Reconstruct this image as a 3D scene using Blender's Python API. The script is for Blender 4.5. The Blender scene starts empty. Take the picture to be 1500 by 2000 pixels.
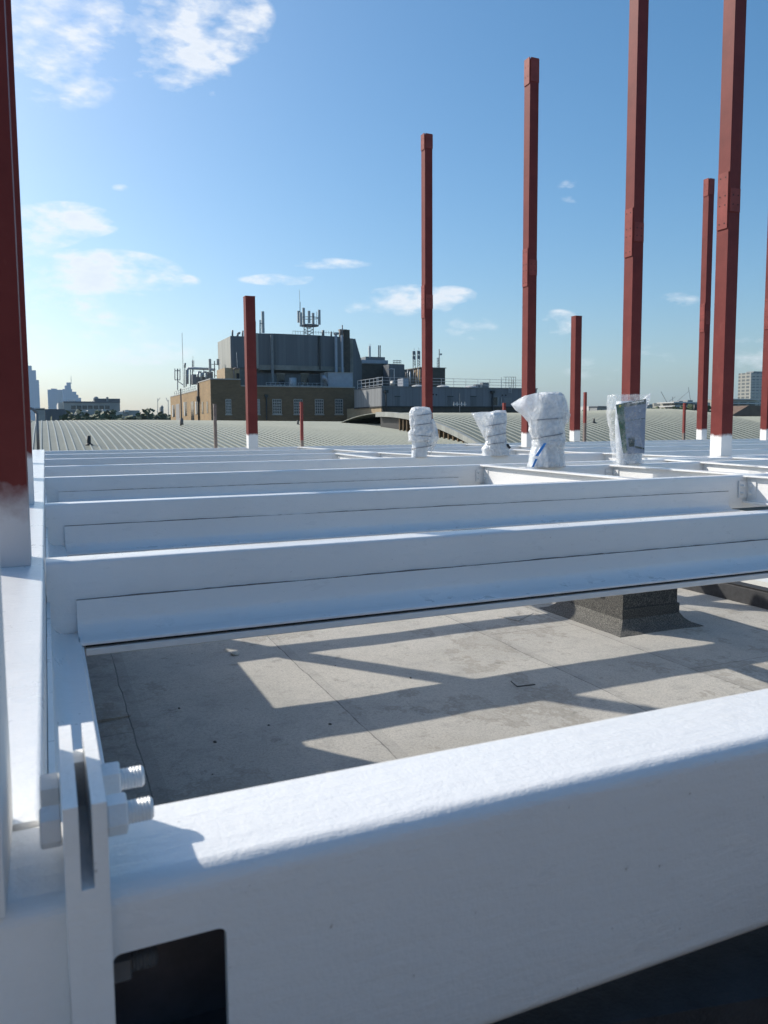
import bpy, bmesh, math, random
from mathutils import Vector, Matrix, noise
random.seed(7)
R = math.radians
C = bpy.context.scene.collection
# ------------------------------------------------------------------ camera model (one set of numbers, measured once)
F, YH, PITCH, YAW, ROLL, H = 1526.63, 831.82, R(5.155), R(23.363), R(-0.3817), 0.45
CX = 750.0; CY = YH + F*math.tan(PITCH)
FW = Vector((math.sin(YAW)*math.cos(PITCH), math.cos(YAW)*math.cos(PITCH), -math.sin(PITCH)))
RT = Vector((math.cos(YAW), -math.sin(YAW), 0)); UP = RT.cross(FW)
R2 = RT*math.cos(ROLL) + UP*math.sin(ROLL); U2 = UP*math.cos(ROLL) - RT*math.sin(ROLL)
O = Vector((0, 0, H))
def ray(x, y): return FW*F + R2*(x-CX) - U2*(y-CY)
def atY(x, y, Y): d = ray(x, y); return O + d*(Y/d.y)
def atX(x, y, X): d = ray(x, y); return O + d*(X/d.x)
def atZ(x, y, z): d = ray(x, y); return O + d*((z-H)/d.z)

# ------------------------------------------------------------------ mesh builder
class MB:
    def __init__(s): s.bm = bmesh.new(); s.mi = 0
    def face(s, pts):
        f = s.bm.faces.new([s.bm.verts.new(p) for p in pts]); f.material_index = s.mi; return f
    def hexa(s, p):      # 8 points: bottom 4 ccw, top 4 ccw
        v = [s.bm.verts.new(q) for q in p]
        for i in ((3,2,1,0),(4,5,6,7),(0,1,5,4),(1,2,6,5),(2,3,7,6),(3,0,4,7)):
            f = s.bm.faces.new([v[k] for k in i]); f.material_index = s.mi
        return s
    def box(s, x0, x1, y0, y1, z0, z1):
        if x1 < x0: x0, x1 = x1, x0
        if y1 < y0: y0, y1 = y1, y0
        if z1 < z0: z0, z1 = z1, z0
        return s.hexa([(x0,y0,z0),(x1,y0,z0),(x1,y1,z0),(x0,y1,z0),(x0,y0,z1),(x1,y0,z1),(x1,y1,z1),(x0,y1,z1)])
    def tube(s, a, b, r, n=8, r2=None):
        a = Vector(a); b = Vector(b); r2 = r if r2 is None else r2
        d = (b-a).normalized(); u = d.orthogonal().normalized(); w = d.cross(u)
        A = []; B = []
        for i in range(n):
            t = 2*math.pi*(i+.5)/n; o = u*math.cos(t) + w*math.sin(t)
            A.append(s.bm.verts.new(a+o*r)); B.append(s.bm.verts.new(b+o*r2))
        fs = [s.bm.faces.new(list(reversed(A))), s.bm.faces.new(B)]
        for i in range(n):
            f = s.bm.faces.new((A[i], A[(i+1)%n], B[(i+1)%n], B[i])); f.smooth = n > 6; fs.append(f)
        for f in fs: f.material_index = s.mi
        return s
    def path(s, pts, r, n=6):
        for a, b in zip(pts, pts[1:]): s.tube(a, b, r, n)
        return s
    def prism(s, prof, axis, a, b):      # prof: list of 2D points; axis 'x': (y,z) swept a..b ; 'y': (x,z) ; 'z': (x,y)
        def P(p, t):
            return (t, p[0], p[1]) if axis == 'x' else ((p[0], t, p[1]) if axis == 'y' else (p[0], p[1], t))
        A = [s.bm.verts.new(P(p, a)) for p in prof]; B = [s.bm.verts.new(P(p, b)) for p in prof]
        fs = [s.bm.faces.new(A), s.bm.faces.new(list(reversed(B)))]
        n = len(prof)
        for i in range(n): fs.append(s.bm.faces.new((A[i], B[i], B[(i+1)%n], A[(i+1)%n])))
        for f in fs: f.material_index = s.mi
        return s
    def loft(s, rings, cap=True, smooth=True):
        V = [[s.bm.verts.new(p) for p in r] for r in rings]; n = len(V[0])
        for A, B in zip(V, V[1:]):
            for i in range(n):
                f = s.bm.faces.new((A[i], A[(i+1)%n], B[(i+1)%n], B[i])); f.smooth = smooth; f.material_index = s.mi
        if cap:
            for r in (V[0], V[-1]):
                f = s.bm.faces.new(r); f.material_index = s.mi; f.smooth = smooth
        return s
    def bevel(s, w, seg=2):
        es = [e for e in s.bm.edges if len(e.link_faces) == 2 and e.calc_face_angle(0) > .5]
        bmesh.ops.bevel(s.bm, geom=es, offset=w, segments=seg, affect='EDGES', profile=.5, clamp_overlap=True)
        return s
    def build(s, name, mat, parent=None, smooth_angle=None, loc=None):
        bmesh.ops.recalc_face_normals(s.bm, faces=s.bm.faces)
        me = bpy.data.meshes.new(name); 
        if loc is not None: bmesh.ops.translate(s.bm, verts=s.bm.verts, vec=-Vector(loc))
        s.bm.to_mesh(me); s.bm.free()
        for m in (mat if isinstance(mat, (list, tuple)) else [mat]): me.materials.append(m)
        if smooth_angle:
            for p in me.polygons: p.use_smooth = True
            me.set_sharp_from_angle(angle=R(smooth_angle))
        o = bpy.data.objects.new(name, me); C.objects.link(o)
        if loc is not None: o.location = loc
        if parent is not None:
            o.parent = parent
            if loc is None: o.matrix_parent_inverse = Matrix.Translation(-Vector(parent.location))
            else: o.location = Vector(loc) - Vector(parent.location)
        return o

def tag(o, label=None, cat=None, group=None, kind=None):
    if label: o['label'] = label
    if cat: o['category'] = cat
    if group: o['group'] = group
    if kind: o['kind'] = kind
    return o
def thing(name, loc, label, cat, group=None):
    o = bpy.data.objects.new(name, None); o.empty_display_size = .1; o.location = loc; C.objects.link(o)
    return tag(o, label, cat, group)
def children(o): return [c for c in bpy.data.objects if c.parent is o]
def copy_tree(o, parent=None):
    c = o.copy(); C.objects.link(c)
    if parent is not None: c.parent = parent
    for k in children(o): copy_tree(k, c)
    return c

# ------------------------------------------------------------------ materials
class NT:
    def __init__(s, name):
        s.m = bpy.data.materials.new(name); s.m.use_nodes = True; s.t = s.m.node_tree
        s.p = s.t.nodes['Principled BSDF']; s.out = s.t.nodes['Material Output']; s._c = None
    def n(s, typ, **kw):
        nd = s.t.nodes.new(typ)
        for k, v in kw.items(): setattr(nd, k, v)
        return nd
    def l(s, a, b): s.t.links.new(a, b)
    def obj(s):
        if s._c is None: s._c = s.n('ShaderNodeTexCoord')
        return s._c.outputs['Object']
    def noise(s, scale, detail=4, rough=.6, vec=None, sc=None):
        nd = s.n('ShaderNodeTexNoise'); nd.inputs['Scale'].default_value = scale; nd.inputs['Detail'].default_value = detail; nd.inputs['Roughness'].default_value = rough
        v = vec or s.obj()
        if sc: 
            mp = s.n('ShaderNodeMapping'); mp.inputs['Scale'].default_value = sc; s.l(v, mp.inputs['Vector']); v = mp.outputs['Vector']
        s.l(v, nd.inputs['Vector']); return nd.outputs['Fac']
    def ramp(s, fac, stops):
        nd = s.n('ShaderNodeValToRGB'); e = nd.color_ramp.elements
        while len(e) < len(stops): e.new(.5)
        for k, (p, c) in zip(e, stops):
            k.position = p; k.color = (*c, 1) if len(c) == 3 else c
        s.l(fac, nd.inputs['Fac']); return nd.outputs['Color']
    def mix(s, fac, a, b, mode='MIX'):
        nd = s.n('ShaderNodeMix', data_type='RGBA', blend_type=mode)
        for sock, v in ((nd.inputs['Factor'], fac), (nd.inputs['A'], a), (nd.inputs['B'], b)):
            if isinstance(v, (int, float)): sock.default_value = v
            elif isinstance(v, tuple): sock.default_value = (*v, 1)
            else: s.l(v, sock)
        return nd.outputs['Result']
    def math(s, op, a, b=0.0, c=None):
        nd = s.n('ShaderNodeMath', operation=op)
        for i, v in enumerate((a, b) if c is None else (a, b, c)):
            if isinstance(v, (int, float)): nd.inputs[i].default_value = v
            else: s.l(v, nd.inputs[i])
        return nd.outputs[0]
    def bump(s, h, strength=.3, dist=.01):
        nd = s.n('ShaderNodeBump'); nd.inputs['Strength'].default_value = strength; nd.inputs['Distance'].default_value = dist
        s.l(h, nd.inputs['Height']); s.l(nd.outputs['Normal'], s.p.inputs['Normal']); return nd
    def base(s, c):
        if isinstance(c, tuple): s.p.inputs['Base Color'].default_value = (*c, 1)
        else: s.l(c, s.p.inputs['Base Color'])
    def set(s, **kw):
        for k, v in kw.items(): s.p.inputs[k.replace('_', ' ')].default_value = v
        return s

def simple(name, col, rough=.6, var=.12, scale=3.0, metal=0.0, bump=0):
    t = NT(name); f = t.noise(scale, 5, .65)
    lo = tuple(max(0, c*(1-var)) for c in col); hi = tuple(min(1, c*(1+var)) for c in col)
    t.base(t.ramp(f, [(.3, lo), (.7, hi)])); t.set(Roughness=rough, Metallic=metal)
    if bump: t.bump(t.noise(scale*12, 4), bump, .01)
    return t.m

def mat_white_paint():
    t = NT('white_gloss_paint')
    big = t.noise(1.3, 4, .6); grime = t.noise(6, 6, .7, sc=(1, 1, 3)); fine = t.noise(55, 5, .7)
    c = t.ramp(big, [(.3, (.8, .803, .793)), (.7, (.86, .86, .85))])
    c = t.mix(t.math('MULTIPLY', t.ramp(grime, [(.60, (0, 0, 0)), (.78, (1, 1, 1))]), .22), c, (.55, .53, .48))
    c = t.mix(t.math('MULTIPLY', t.ramp(fine, [(.695, (0, 0, 0)), (.73, (1, 1, 1))]), .6), c, (.3, .27, .23))
    t.base(c); t.set(Roughness=.34)
    t.l(t.ramp(grime, [(.3, (.24,)*3), (.75, (.42,)*3)]), t.p.inputs['Roughness'])
    t.p.inputs['Coat Weight'].default_value = .45; t.p.inputs['Coat Roughness'].default_value = .16
    h = t.math('ADD', t.math('MULTIPLY', t.noise(170, 4, .65), .5), t.math('MULTIPLY', t.noise(30, 5, .65), 1.3))
    h = t.math('ADD', h, t.math('MULTIPLY', t.noise(5, 6, .7, sc=(1.2, 9, 9)), 1.6))
    h = t.math('ADD', h, t.math('MULTIPLY', t.ramp(fine, [(.68, (0,)*3), (.74, (1,)*3)]), .8))
    b_ = t.bump(h, .3, .005); t.l(b_.outputs['Normal'], t.p.inputs['Coat Normal']); return t.m
def mat_red(name='red_oxide_primer_white_base', ra=.27, rb=.315, top=(.78, .78, .77), amp=.13):
    t = NT(name)
    sep = t.n('ShaderNodeSeparateXYZ'); t.l(t.obj(), sep.inputs[0])
    n1 = t.noise(7, 4, .6); n2 = t.noise(2.2, 5, .7); n3 = t.noise(14, 6, .75, sc=(1, 1, .25))
    red = t.ramp(n2, [(.3, (.13, .026, .024)), (.7, (.19, .04, .035))])
    red = t.mix(t.math('MULTIPLY', t.ramp(n3, [(.6, (0, 0, 0)), (.72, (1, 1, 1))]), .35), red, (.25, .09, .072))
    red = t.mix(t.math('MULTIPLY', t.ramp(t.noise(5, 6, .8), [(.66, (0, 0, 0)), (.72, (1, 1, 1))]), .5), red, (.1, .035, .03))
    z = t.math('ADD', sep.outputs['Z'], t.math('MULTIPLY', t.math('SUBTRACT', n1, .5), amp))
    fac = t.ramp(z, [(ra, (1, 1, 1)), (rb, (0, 0, 0))])
    t.base(t.mix(fac, red, top)); t.set(Roughness=.55); t.p.inputs['Specular IOR Level'].default_value = .14
    t.bump(t.noise(60, 4), .12, .004); return t.m
def mat_felt():
    t = NT('roofing_felt_mineral')
    sep = t.n('ShaderNodeSeparateXYZ'); t.l(t.obj(), sep.inputs[0])
    big = t.noise(.9, 5, .65); mid = t.noise(4.5, 6, .7); grit = t.noise(240, 3, .8); stain = t.noise(.55, 4, .6)
    c = t.ramp(big, [(.3, (.41, .395, .355)), (.5, (.5, .475, .425)), (.72, (.55, .52, .46))])
    c = t.mix(t.math('MULTIPLY', t.ramp(mid, [(.53, (0, 0, 0)), (.75, (1, 1, 1))]), .45), c, (.22, .22, .21))
    c = t.mix(t.math('MULTIPLY', t.ramp(stain, [(.56, (0, 0, 0)), (.66, (1, 1, 1))]), .25), c, (.46, .41, .33))
    c = t.mix(t.ramp(grit, [(.36, (.75,)*3), (.52, (.0,)*3)]), c, (.17, .165, .155))
    c = t.mix(t.math('MULTIPLY', t.ramp(t.noise(48, 5, .8), [(.47, (0,)*3), (.62, (1,)*3)]), .55), c, (.24, .235, .22))
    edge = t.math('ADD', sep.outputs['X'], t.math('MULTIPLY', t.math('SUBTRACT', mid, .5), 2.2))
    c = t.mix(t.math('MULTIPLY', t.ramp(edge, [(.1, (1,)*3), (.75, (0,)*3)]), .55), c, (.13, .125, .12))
    pud = t.noise(.8, 6, .72, sc=(1, .7, 1)); ring = t.ramp(pud, [(.54, (0,)*3), (.57, (1,)*3), (.585, (.5,)*3), (.66, (.15,)*3)])
    c = t.mix(t.math('MULTIPLY', ring, .6), c, (.24, .22, .185))
    moss = t.noise(3.1, 7, .8); c = t.mix(t.math('MULTIPLY', t.ramp(moss, [(.58, (0,)*3), (.68, (1,)*3)]), .6), c, (.15, .145, .125))
    # lap seams of the felt rolls, one metre apart along Y, wobbling a little; cross laps staggered
    wob = t.math('MULTIPLY', t.math('SUBTRACT', t.noise(1.7, 4), .5), .05)
    xx = t.math('ADD', sep.outputs['X'], wob); seam = dust = step = None
    for cx_ in (-1.4, .545, 2.25, 4.55, 5.75, 7.6):
        d_ = t.math('SUBTRACT', xx, cx_); ln = t.math('LESS_THAN', t.math('ABSOLUTE', d_), .0055); du = t.math('LESS_THAN', t.math('ABSOLUTE', t.math('SUBTRACT', d_, .05)), .05); st_ = t.math('GREATER_THAN', d_, 0)
        seam = ln if seam is None else t.math('MAXIMUM', seam, ln); dust = du if dust is None else t.math('MAXIMUM', dust, du); step = st_ if step is None else t.math('ADD', step, st_)
    yy = t.math('ADD', sep.outputs['Y'], t.math('ADD', wob, t.math('MULTIPLY', step, 1.9)))
    cross = t.math('LESS_THAN', t.math('ABSOLUTE', t.math('SUBTRACT', t.math('FRACT', t.math('DIVIDE', t.math('ADD', yy, 30.3), 7.0)), .5)), .0006)
    s2 = t.math('MULTIPLY', t.math('MAXIMUM', seam, cross), t.ramp(mid, [(.3, (.25,)*3), (.6, (1,)*3)]))
    c = t.mix(t.math('MULTIPLY', dust, t.math('MULTIPLY', mid, .55)), c, (.25, .245, .225))
    c = t.mix(t.math('MULTIPLY', s2, .8), c, (.08, .08, .08))
    fr = t.math('MULTIPLY', step, .5)
    t.base(c); t.set(Roughness=.9)
    h = t.math('ADD', t.math('MULTIPLY', grit, .4), t.math('MULTIPLY', fr, .6))
    t.bump(h, .8, .008); return t.m
def mat_dark_felt(name='black_mineral_felt', lo=(.025, .025, .025), hi=(.2, .195, .175)):
    t = NT(name)
    g = t.noise(75, 4, .85); b = t.noise(5, 5, .7)
    c = t.mix(t.ramp(g, [(.45, (0, 0, 0)), (.62, (1, 1, 1))]), lo, hi)
    c = t.mix(t.math('MULTIPLY', b, .5), c, tuple(x*1.8 for x in lo)); t.base(c); t.set(Roughness=.9)
    t.bump(t.math('ADD', g, b), .7, .01); return t.m
def mat_brick(name, a, b, mortar, bw=.45, bh=.15):
    t = NT(name); sep = t.n('ShaderNodeSeparateXYZ'); t.l(t.obj(), sep.inputs[0])
    cmb = t.n('ShaderNodeCombineXYZ'); t.l(t.math('ADD', sep.outputs['X'], sep.outputs['Y']), cmb.inputs[0]); t.l(sep.outputs['Z'], cmb.inputs[1])
    br = t.n('ShaderNodeTexBrick'); br.inputs['Scale'].default_value = 1; br.inputs['Brick Width'].default_value = bw; br.inputs['Row Height'].default_value = bh
    br.inputs['Mortar Size'].default_value = .014; br.inputs['Color1'].default_value = (*a, 1); br.inputs['Color2'].default_value = (*b, 1); br.inputs['Mortar'].default_value = (*mortar, 1)
    t.l(cmb.outputs[0], br.inputs['Vector'])
    st = t.noise(.35, 5, .7); c = t.mix(t.math('MULTIPLY', t.ramp(st, [(.45, (0, 0, 0)), (.7, (1, 1, 1))]), .5), br.outputs['Color'], tuple(x*.5 for x in a))
    t.base(c); t.set(Roughness=.9); return t.m
def mat_clad(name, col, pitch, rough=.55, dark=.55, horiz=False):
    """sheet cladding: narrow joints every `pitch` metres along the wall, streaked by rain"""
    t = NT(name); sep = t.n('ShaderNodeSeparateXYZ'); t.l(t.obj(), sep.inputs[0])
    u = sep.outputs['Z'] if horiz else t.math('ADD', sep.outputs['X'], sep.outputs['Y'])
    fr = t.math('FRACT', t.math('ADD', t.math('DIVIDE', u, pitch), 100)); j = t.math('LESS_THAN', fr, .06)
    cell = t.n('ShaderNodeTexWhiteNoise', noise_dimensions='1D'); t.l(t.math('FLOOR', t.math('ADD', t.math('DIVIDE', u, pitch), 100)), cell.inputs['W'])
    st = t.noise(1.6, 5, .7, sc=(1, 1, .06))
    c = t.mix(cell.outputs['Value'], tuple(x*.86 for x in col), tuple(min(1, x*1.1) for x in col))
    c = t.mix(t.math('MULTIPLY', t.ramp(st, [(.4, (0, 0, 0)), (.7, (1, 1, 1))]), .5), c, tuple(x*.62 for x in col))
    c = t.mix(j, c, tuple(x*dark for x in col)); t.base(c); t.set(Roughness=rough); return t.m
def mat_sheet():
    t = NT('grey_green_standing_seam'); n1 = t.noise(.25, 5, .7); n2 = t.noise(2.2, 5, .7, sc=(1, .15, 1))
    c = t.ramp(n1, [(.3, (.14, .152, .118)), (.7, (.19, .202, .158))])
    c = t.mix(t.math('MULTIPLY', t.ramp(n2, [(.45, (0, 0, 0)), (.7, (1, 1, 1))]), .4), c, (.115, .125, .098))
    t.base(c); t.set(Roughness=.6); return t.m
def mat_plastic(name, trans, tint=(.9, .92, .94)):
    t = NT(name); n1 = t.noise(9, 5, .6); n2 = t.noise(26, 4, .6)
    t.base(tint); t.set(Roughness=.13); t.p.inputs['Specular IOR Level'].default_value = .8
    t.bump(t.math('ADD', n1, t.math('MULTIPLY', n2, .6)), .8, .03)
    tr = t.n('ShaderNodeBsdfTransparent'); tl = t.n('ShaderNodeBsdfTranslucent'); tl.inputs['Color'].default_value = (.85, .88, .9, 1)
    m0 = t.n('ShaderNodeMixShader'); m0.inputs[0].default_value = .35; t.l(t.p.outputs[0], m0.inputs[1]); t.l(tl.outputs[0], m0.inputs[2])
    mx = t.n('ShaderNodeMixShader'); f = t.ramp(n1, [(.33, (max(0, trans-.26),)*3), (.67, (min(.95, trans+.22),)*3)])
    t.l(f, mx.inputs[0]); t.l(m0.outputs[0], mx.inputs[1]); t.l(tr.outputs[0], mx.inputs[2]); t.l(mx.outputs[0], t.out.inputs['Surface']); return t.m
def mat_leaf(name, a, b):
    t = NT(name); oi = t.n('ShaderNodeObjectInfo'); n1 = t.noise(.9, 4, .7)
    c = t.ramp(t.math('ADD', t.math('MULTIPLY', n1, .8), t.math('MULTIPLY', oi.outputs['Random'], .2)), [(.3, a), (.7, b)]); t.base(c); t.set(Roughness=.7); return t.m
def mat_tower(name, col, fl, bay, glass):
    t = NT(name); sep = t.n('ShaderNodeSeparateXYZ'); t.l(t.obj(), sep.inputs[0])
    fz = t.math('FRACT', t.math('ADD', t.math('DIVIDE', sep.outputs['Z'], fl), 50)); fu = t.math('FRACT', t.math('ADD', t.math('DIVIDE', t.math('ADD', sep.outputs['X'], sep.outputs['Y']), bay), 500))
    w = t.math('MULTIPLY', t.math('GREATER_THAN', fz, .42), t.math('GREATER_THAN', fu, .3))
    t.base(t.mix(w, col, glass)); t.set(Roughness=.35); return t.m

M = {}
M['white'] = mat_white_paint(); M['red'] = mat_red(); M['skirt'] = mat_dark_felt('speckled_grey_felt', (.045, .045, .043), (.27, .26, .23)); M['redfade'] = mat_red('red_primer_overspray_foot', .14, .27, (.6, .585, .59), .24); M['felt'] = mat_felt(); M['dfelt'] = mat_dark_felt()
M['redcap'] = simple('red_primer_plate', (.23, .055, .048), .5, .2, 6)
M['redcap'].node_tree.nodes['Principled BSDF'].inputs['Specular IOR Level'].default_value = .14
M['hole'] = simple('dark_bolt_hole', (.012, .01, .01), .8)
M['rust'] = simple('weathered_grey_steel', (.2, .16, .14), .7, .3, 8)
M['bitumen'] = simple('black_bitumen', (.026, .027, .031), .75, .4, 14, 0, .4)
M['innersteel'] = simple('bare_shaded_steel', (.17, .165, .18), .6, .3, 8)  # bare inner steel, its dark tone also carries the shade inside the tube
M['slot'] = simple('gap_shade_black', (.02, .02, .022), .9)  # black for a strip that stands in for shade in the open gap
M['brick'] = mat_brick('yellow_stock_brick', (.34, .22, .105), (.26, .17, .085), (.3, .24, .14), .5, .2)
M['brickdark'] = mat_brick('shaded_brown_brick', (.18, .122, .066), (.14, .095, .053), (.15, .115, .075), .5, .2)  # darker copy of the stock brick, shade of the front wall in its colour
M['brickblack'] = mat_brick('dark_and_shaded_brick', (.085, .075, .062), (.065, .058, .05), (.08, .075, .068), .5, .2)
M['brickpale'] = mat_brick('pale_buff_brick', (.42, .32, .2), (.36, .27, .17), (.36, .3, .2), .6, .3)
M['clad_dark'] = mat_clad('dark_grey_ribbed_cladding', (.115, .128, .145), .55, .55, .7)
M['clad_pale'] = mat_clad('sunlit_pale_cladding', (.33, .34, .31), .5, .6, .75)  # paler copy of the ribbed cladding, sunlight put into its colour
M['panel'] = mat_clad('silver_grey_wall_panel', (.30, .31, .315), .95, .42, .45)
M['panel_shadow'] = mat_clad('shaded_wall_panel', (.145, .158, .185), .95, .42, .6)  # darker copy of the wall panel, shade of the front put into its colour
M['concrete'] = simple('stained_concrete', (.2, .2, .185), .9, .3, .6)
M['coping'] = simple('grey_stone_coping', (.36, .36, .34), .85, .15, 1)
M['sheet'] = mat_sheet()
M['seam'] = simple('sunlit_metal_seam', (.31, .325, .28), .45, .1, 1)  # seams paler than the sheeting, sunlight on their edges put into the colour
M['galv'] = simple('galvanised_steel', (.42, .44, .46), .4, .15, 5, .35)
M['dgalv'] = simple('dull_grey_steel', (.16, .175, .19), .5, .2, 5, .2)
M['antenna'] = simple('grey_antenna_plastic', (.34, .37, .38), .5, .1, 3)
M['black'] = simple('black_cast_pipe', (.03, .031, .032), .6)
M['glass'] = simple('dark_window_glass', (.025, .03, .036), .12, .3, .8)
M['winframe'] = simple('white_window_frame', (.42, .42, .4), .5)
M['doorgrey'] = simple('grey_painted_door', (.24, .235, .23), .6)
M['paleplant'] = simple('blue_grey_duct_casing', (.3, .34, .4), .45, .1, 2)
M['tree'] = mat_leaf('leaf_green', (.03, .05, .018), (.075, .105, .04)); M['bark'] = simple('bark', (.09, .07, .05), .9, .3, 4)
M['bag'] = mat_plastic('clear_polythene', .5); M['bagdense'] = mat_plastic('crumpled_polythene', .34)
M['wrap'] = simple('pale_blue_wrap', (.6, .645, .69), .4, .2, 7, 0, .25)
M['wrapdark'] = simple('cord_grey', (.2, .22, .25), .6)
M['bluetape'] = simple('blue_tape', (.02, .22, .62), .35)
M['green'] = simple('green_print', (.006, .09, .035), .4, .1, 2)
M['dgreen'] = simple('dark_green_print', (.008, .04, .035), .4, .1, 2)
M['yellow'] = simple('yellow_print', (.7, .55, .03), .4)
M['print_grey'] = simple('blue_grey_print', (.22, .27, .36), .4, .2, 9)
M['white_ink'] = simple('white_ink', (.75, .77, .76), .5)
M['stone'] = simple('pale_stone', (.5, .48, .42), .9, .2, 20, 0, .4)
M['city'] = simple('distant_town_ground', (.14, .145, .13), .95, .3, .01)
M['farwhite'] = simple('pale_far_render', (.5, .5, .48), .8, .1, .3); M['fardark'] = simple('dark_far_cladding', (.07, .08, .1), .7, .15, .2)
M['fargrey'] = simple('grey_far_concrete', (.26, .27, .27), .8, .15, .2)
M['tile'] = simple('brown_roof_tile', (.15, .1, .07), .9, .2, .6)
M['blueglass'] = mat_tower('haze_blue_curtain_wall', (.025, .12, .3), 4.0, 6.0, (.015, .09, .26))  # blue of haze and reflected sky is put into the wall colour
M['flat'] = mat_tower('beige_balcony_block', (.34, .33, .28), 3.1, 5.0, (.1, .11, .11))
M['skylight'] = simple('white_rooflight_upstand', (.7, .71, .68), .5, .06, 3)

# ------------------------------------------------------------------ setting: roof deck, town ground
def terrain_roof():
    mb = MB(); nx, ny = 70, 110; x0, x1, y0, y1 = -4.0, 8.62, -4.0, 19.0; vs = []
    for j in range(ny+1):
        row = []
        for i in range(nx+1):
            x = x0+(x1-x0)*i/nx; y = y0+(y1-y0)*j/ny
            z = -1.95 + .02*noise.noise((x*.7, y*.7, 3)) + .007*noise.noise((x*2.3, y*2.3, 9))
            row.append(mb.bm.verts.new((x, y, z)))
        vs.append(row)
    for j in range(ny):
        for i in range(nx):
            f = mb.bm.faces.new((vs[j][i], vs[j][i+1], vs[j+1][i+1], vs[j+1][i])); f.smooth = True
    return mb.build('flat_roof', M['felt'])
tag(terrain_roof(), 'grey mineral felt flat roof below the white steel frame', 'roof', kind='structure')
g = MB(); g.face([(-4500, -4500, -16), (4500, -4500, -16), (4500, 4500, -16), (-4500, 4500, -16)])
tag(g.build('ground', M['city']), 'town ground far below', 'ground', kind='structure')

# ------------------------------------------------------------------ white steel frame
BH = .255
def rhs(mb, axis, a, b, c0, c1, z0, z1, r=.012, seg=3):
    if axis == 'x': mb.box(a, b, c0, c1, z0, z1)
    else: mb.box(c0, c1, a, b, z0, z1)
    long = [e for e in mb.bm.edges if abs((e.verts[0].co-e.verts[1].co)[0 if axis == 'x' else 1]) > abs(b-a)*.9]
    bmesh.ops.bevel(mb.bm, geom=long, offset=r, segments=seg, affect='EDGES', profile=.5)
    return mb
def angle_prof(y, z0, z1, leg, th, sgn=-1, seg=6):
    """L section: upright on plane y from z0 (toe of flat leg) to z1, flat leg reaching `leg` towards sgn"""
    pts = [(y, z1), (y+sgn*th, z1)]
    rr = .05
    for i in range(seg+1):
        a = math.pi/2*i/seg
        pts.append((y+sgn*(th+rr*(1-math.cos(a))), z0+th+rr*(1-math.sin(a))))
    pts += [(y+sgn*(leg-.004), z0+th), (y+sgn*leg, z0+th-.004), (y+sgn*leg, z0), (y, z0)]
    return pts
def bead(mb, x0, x1, y, z, r, step=.035, seed=0):
    rnd = random.Random(seed); pts = []; x = x0
    while x < x1:
        pts.append((x, y+rnd.uniform(-.001, .001), z+rnd.uniform(-.0016, .0016)+.004*noise.noise((x*1.7, seed, 0)))); x += step*rnd.uniform(.5, 1.6)
    mb.path(pts, r, 5)
def cross_beam(x0, x1, yf, label, ang=None, w=.12, detail=0, deep=0, BH=BH):
    t = thing('cross_beam', (x0, yf, -BH), label, 'steel beam', 'white cross beams running left to right')
    rhs(MB(), 'x', x0, x1, yf, yf+w, -BH, 0).build('beam', M['white'], t, 40)
    if ang:
        a, b = ang
        MB().prism(angle_prof(yf-.0015, -BH-.006, -.135, .135, .011), 'x', a, b).build('shelf_angle', M['white'], t, 40)
        if detail == 2:
            bm_ = MB(); bead(bm_, a, b, yf-.008, -.1345, .0028, seed=int(yf*10)); bm_.build('sealant_bead', M['rust'], t)  # bead in a dark tone that also carries the shading of the gap
        if detail == 1:
            s = MB(); L = b-a; cuts = [a]; n = max(1, int(L/1.7))
            for k in range(1, n+1): cuts.append(a+L*k/n)
            for u, v in zip(cuts, cuts[1:]): s.box(u+.02, v-.02, yf-.115, yf+.11, -BH-.0175, -BH-.0075)
            s.build('gap_shade_strip', M['slot'], t)
            rhs(MB(), 'x', a+.02, b, yf-.132, yf+w+.03, -BH-.044, -BH-.019, .003, 1).build('bottom_plate', M['white'], t, 40)
            if deep: MB().box(a, b+2.2, yf+.01, yf+w+.02, -BH-.045-deep, -BH-.045).build('shadow_down_stand', M['white'], t)  # unseen bar added under the beam to widen its shadow on the roof
            bm_ = MB(); bead(bm_, a, b, yf-.008, -.1345, .0028, seed=int(yf*10)); bm_.build('sealant_bead', M['rust'], t)
    return t
GX = -.02
cross_beam(GX+.004, 13.5, 2.83, 'nearest full white cross beam with long shelf angle above the felt roof', (.075, 13.4), detail=1)
cross_beam(GX+.004, 14.5, 5.02, 'white cross beam just behind the nearest one, bolted joint at its right', (.085, 5.42), detail=2, BH=.29)
cross_beam(GX+.004, 13.0, 7.76, 'white cross beam with short shelf angle ending beside a bolted joist joint', (.09, 4.27), detail=1, deep=.24)
cross_beam(GX+.004, 16.0, 10.0, 'white cross beam carrying the thin wrapped stub and the flapped stub', (.1, 3.6))
cross_beam(GX+.004, 18.0, 12.35, 'white cross beam ending near a mitred joist corner in the middle distance', (.1, 4.0))
cross_beam(GX+.004, 20.0, 14.55, 'slim white cross beam second from the far edge of the frame')
cross_beam(GX+.004, 30.0, 16.75, 'white edge beam farthest back along the vaulted roof')
cross_beam(4.67, 14.5, 7.02, 'short white cross beam carrying the blue taped stub and the printed packet stub')
cross_beam(7.3, 16.0, 8.16, 'white cross beam at right carrying a tall white footed column')

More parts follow.
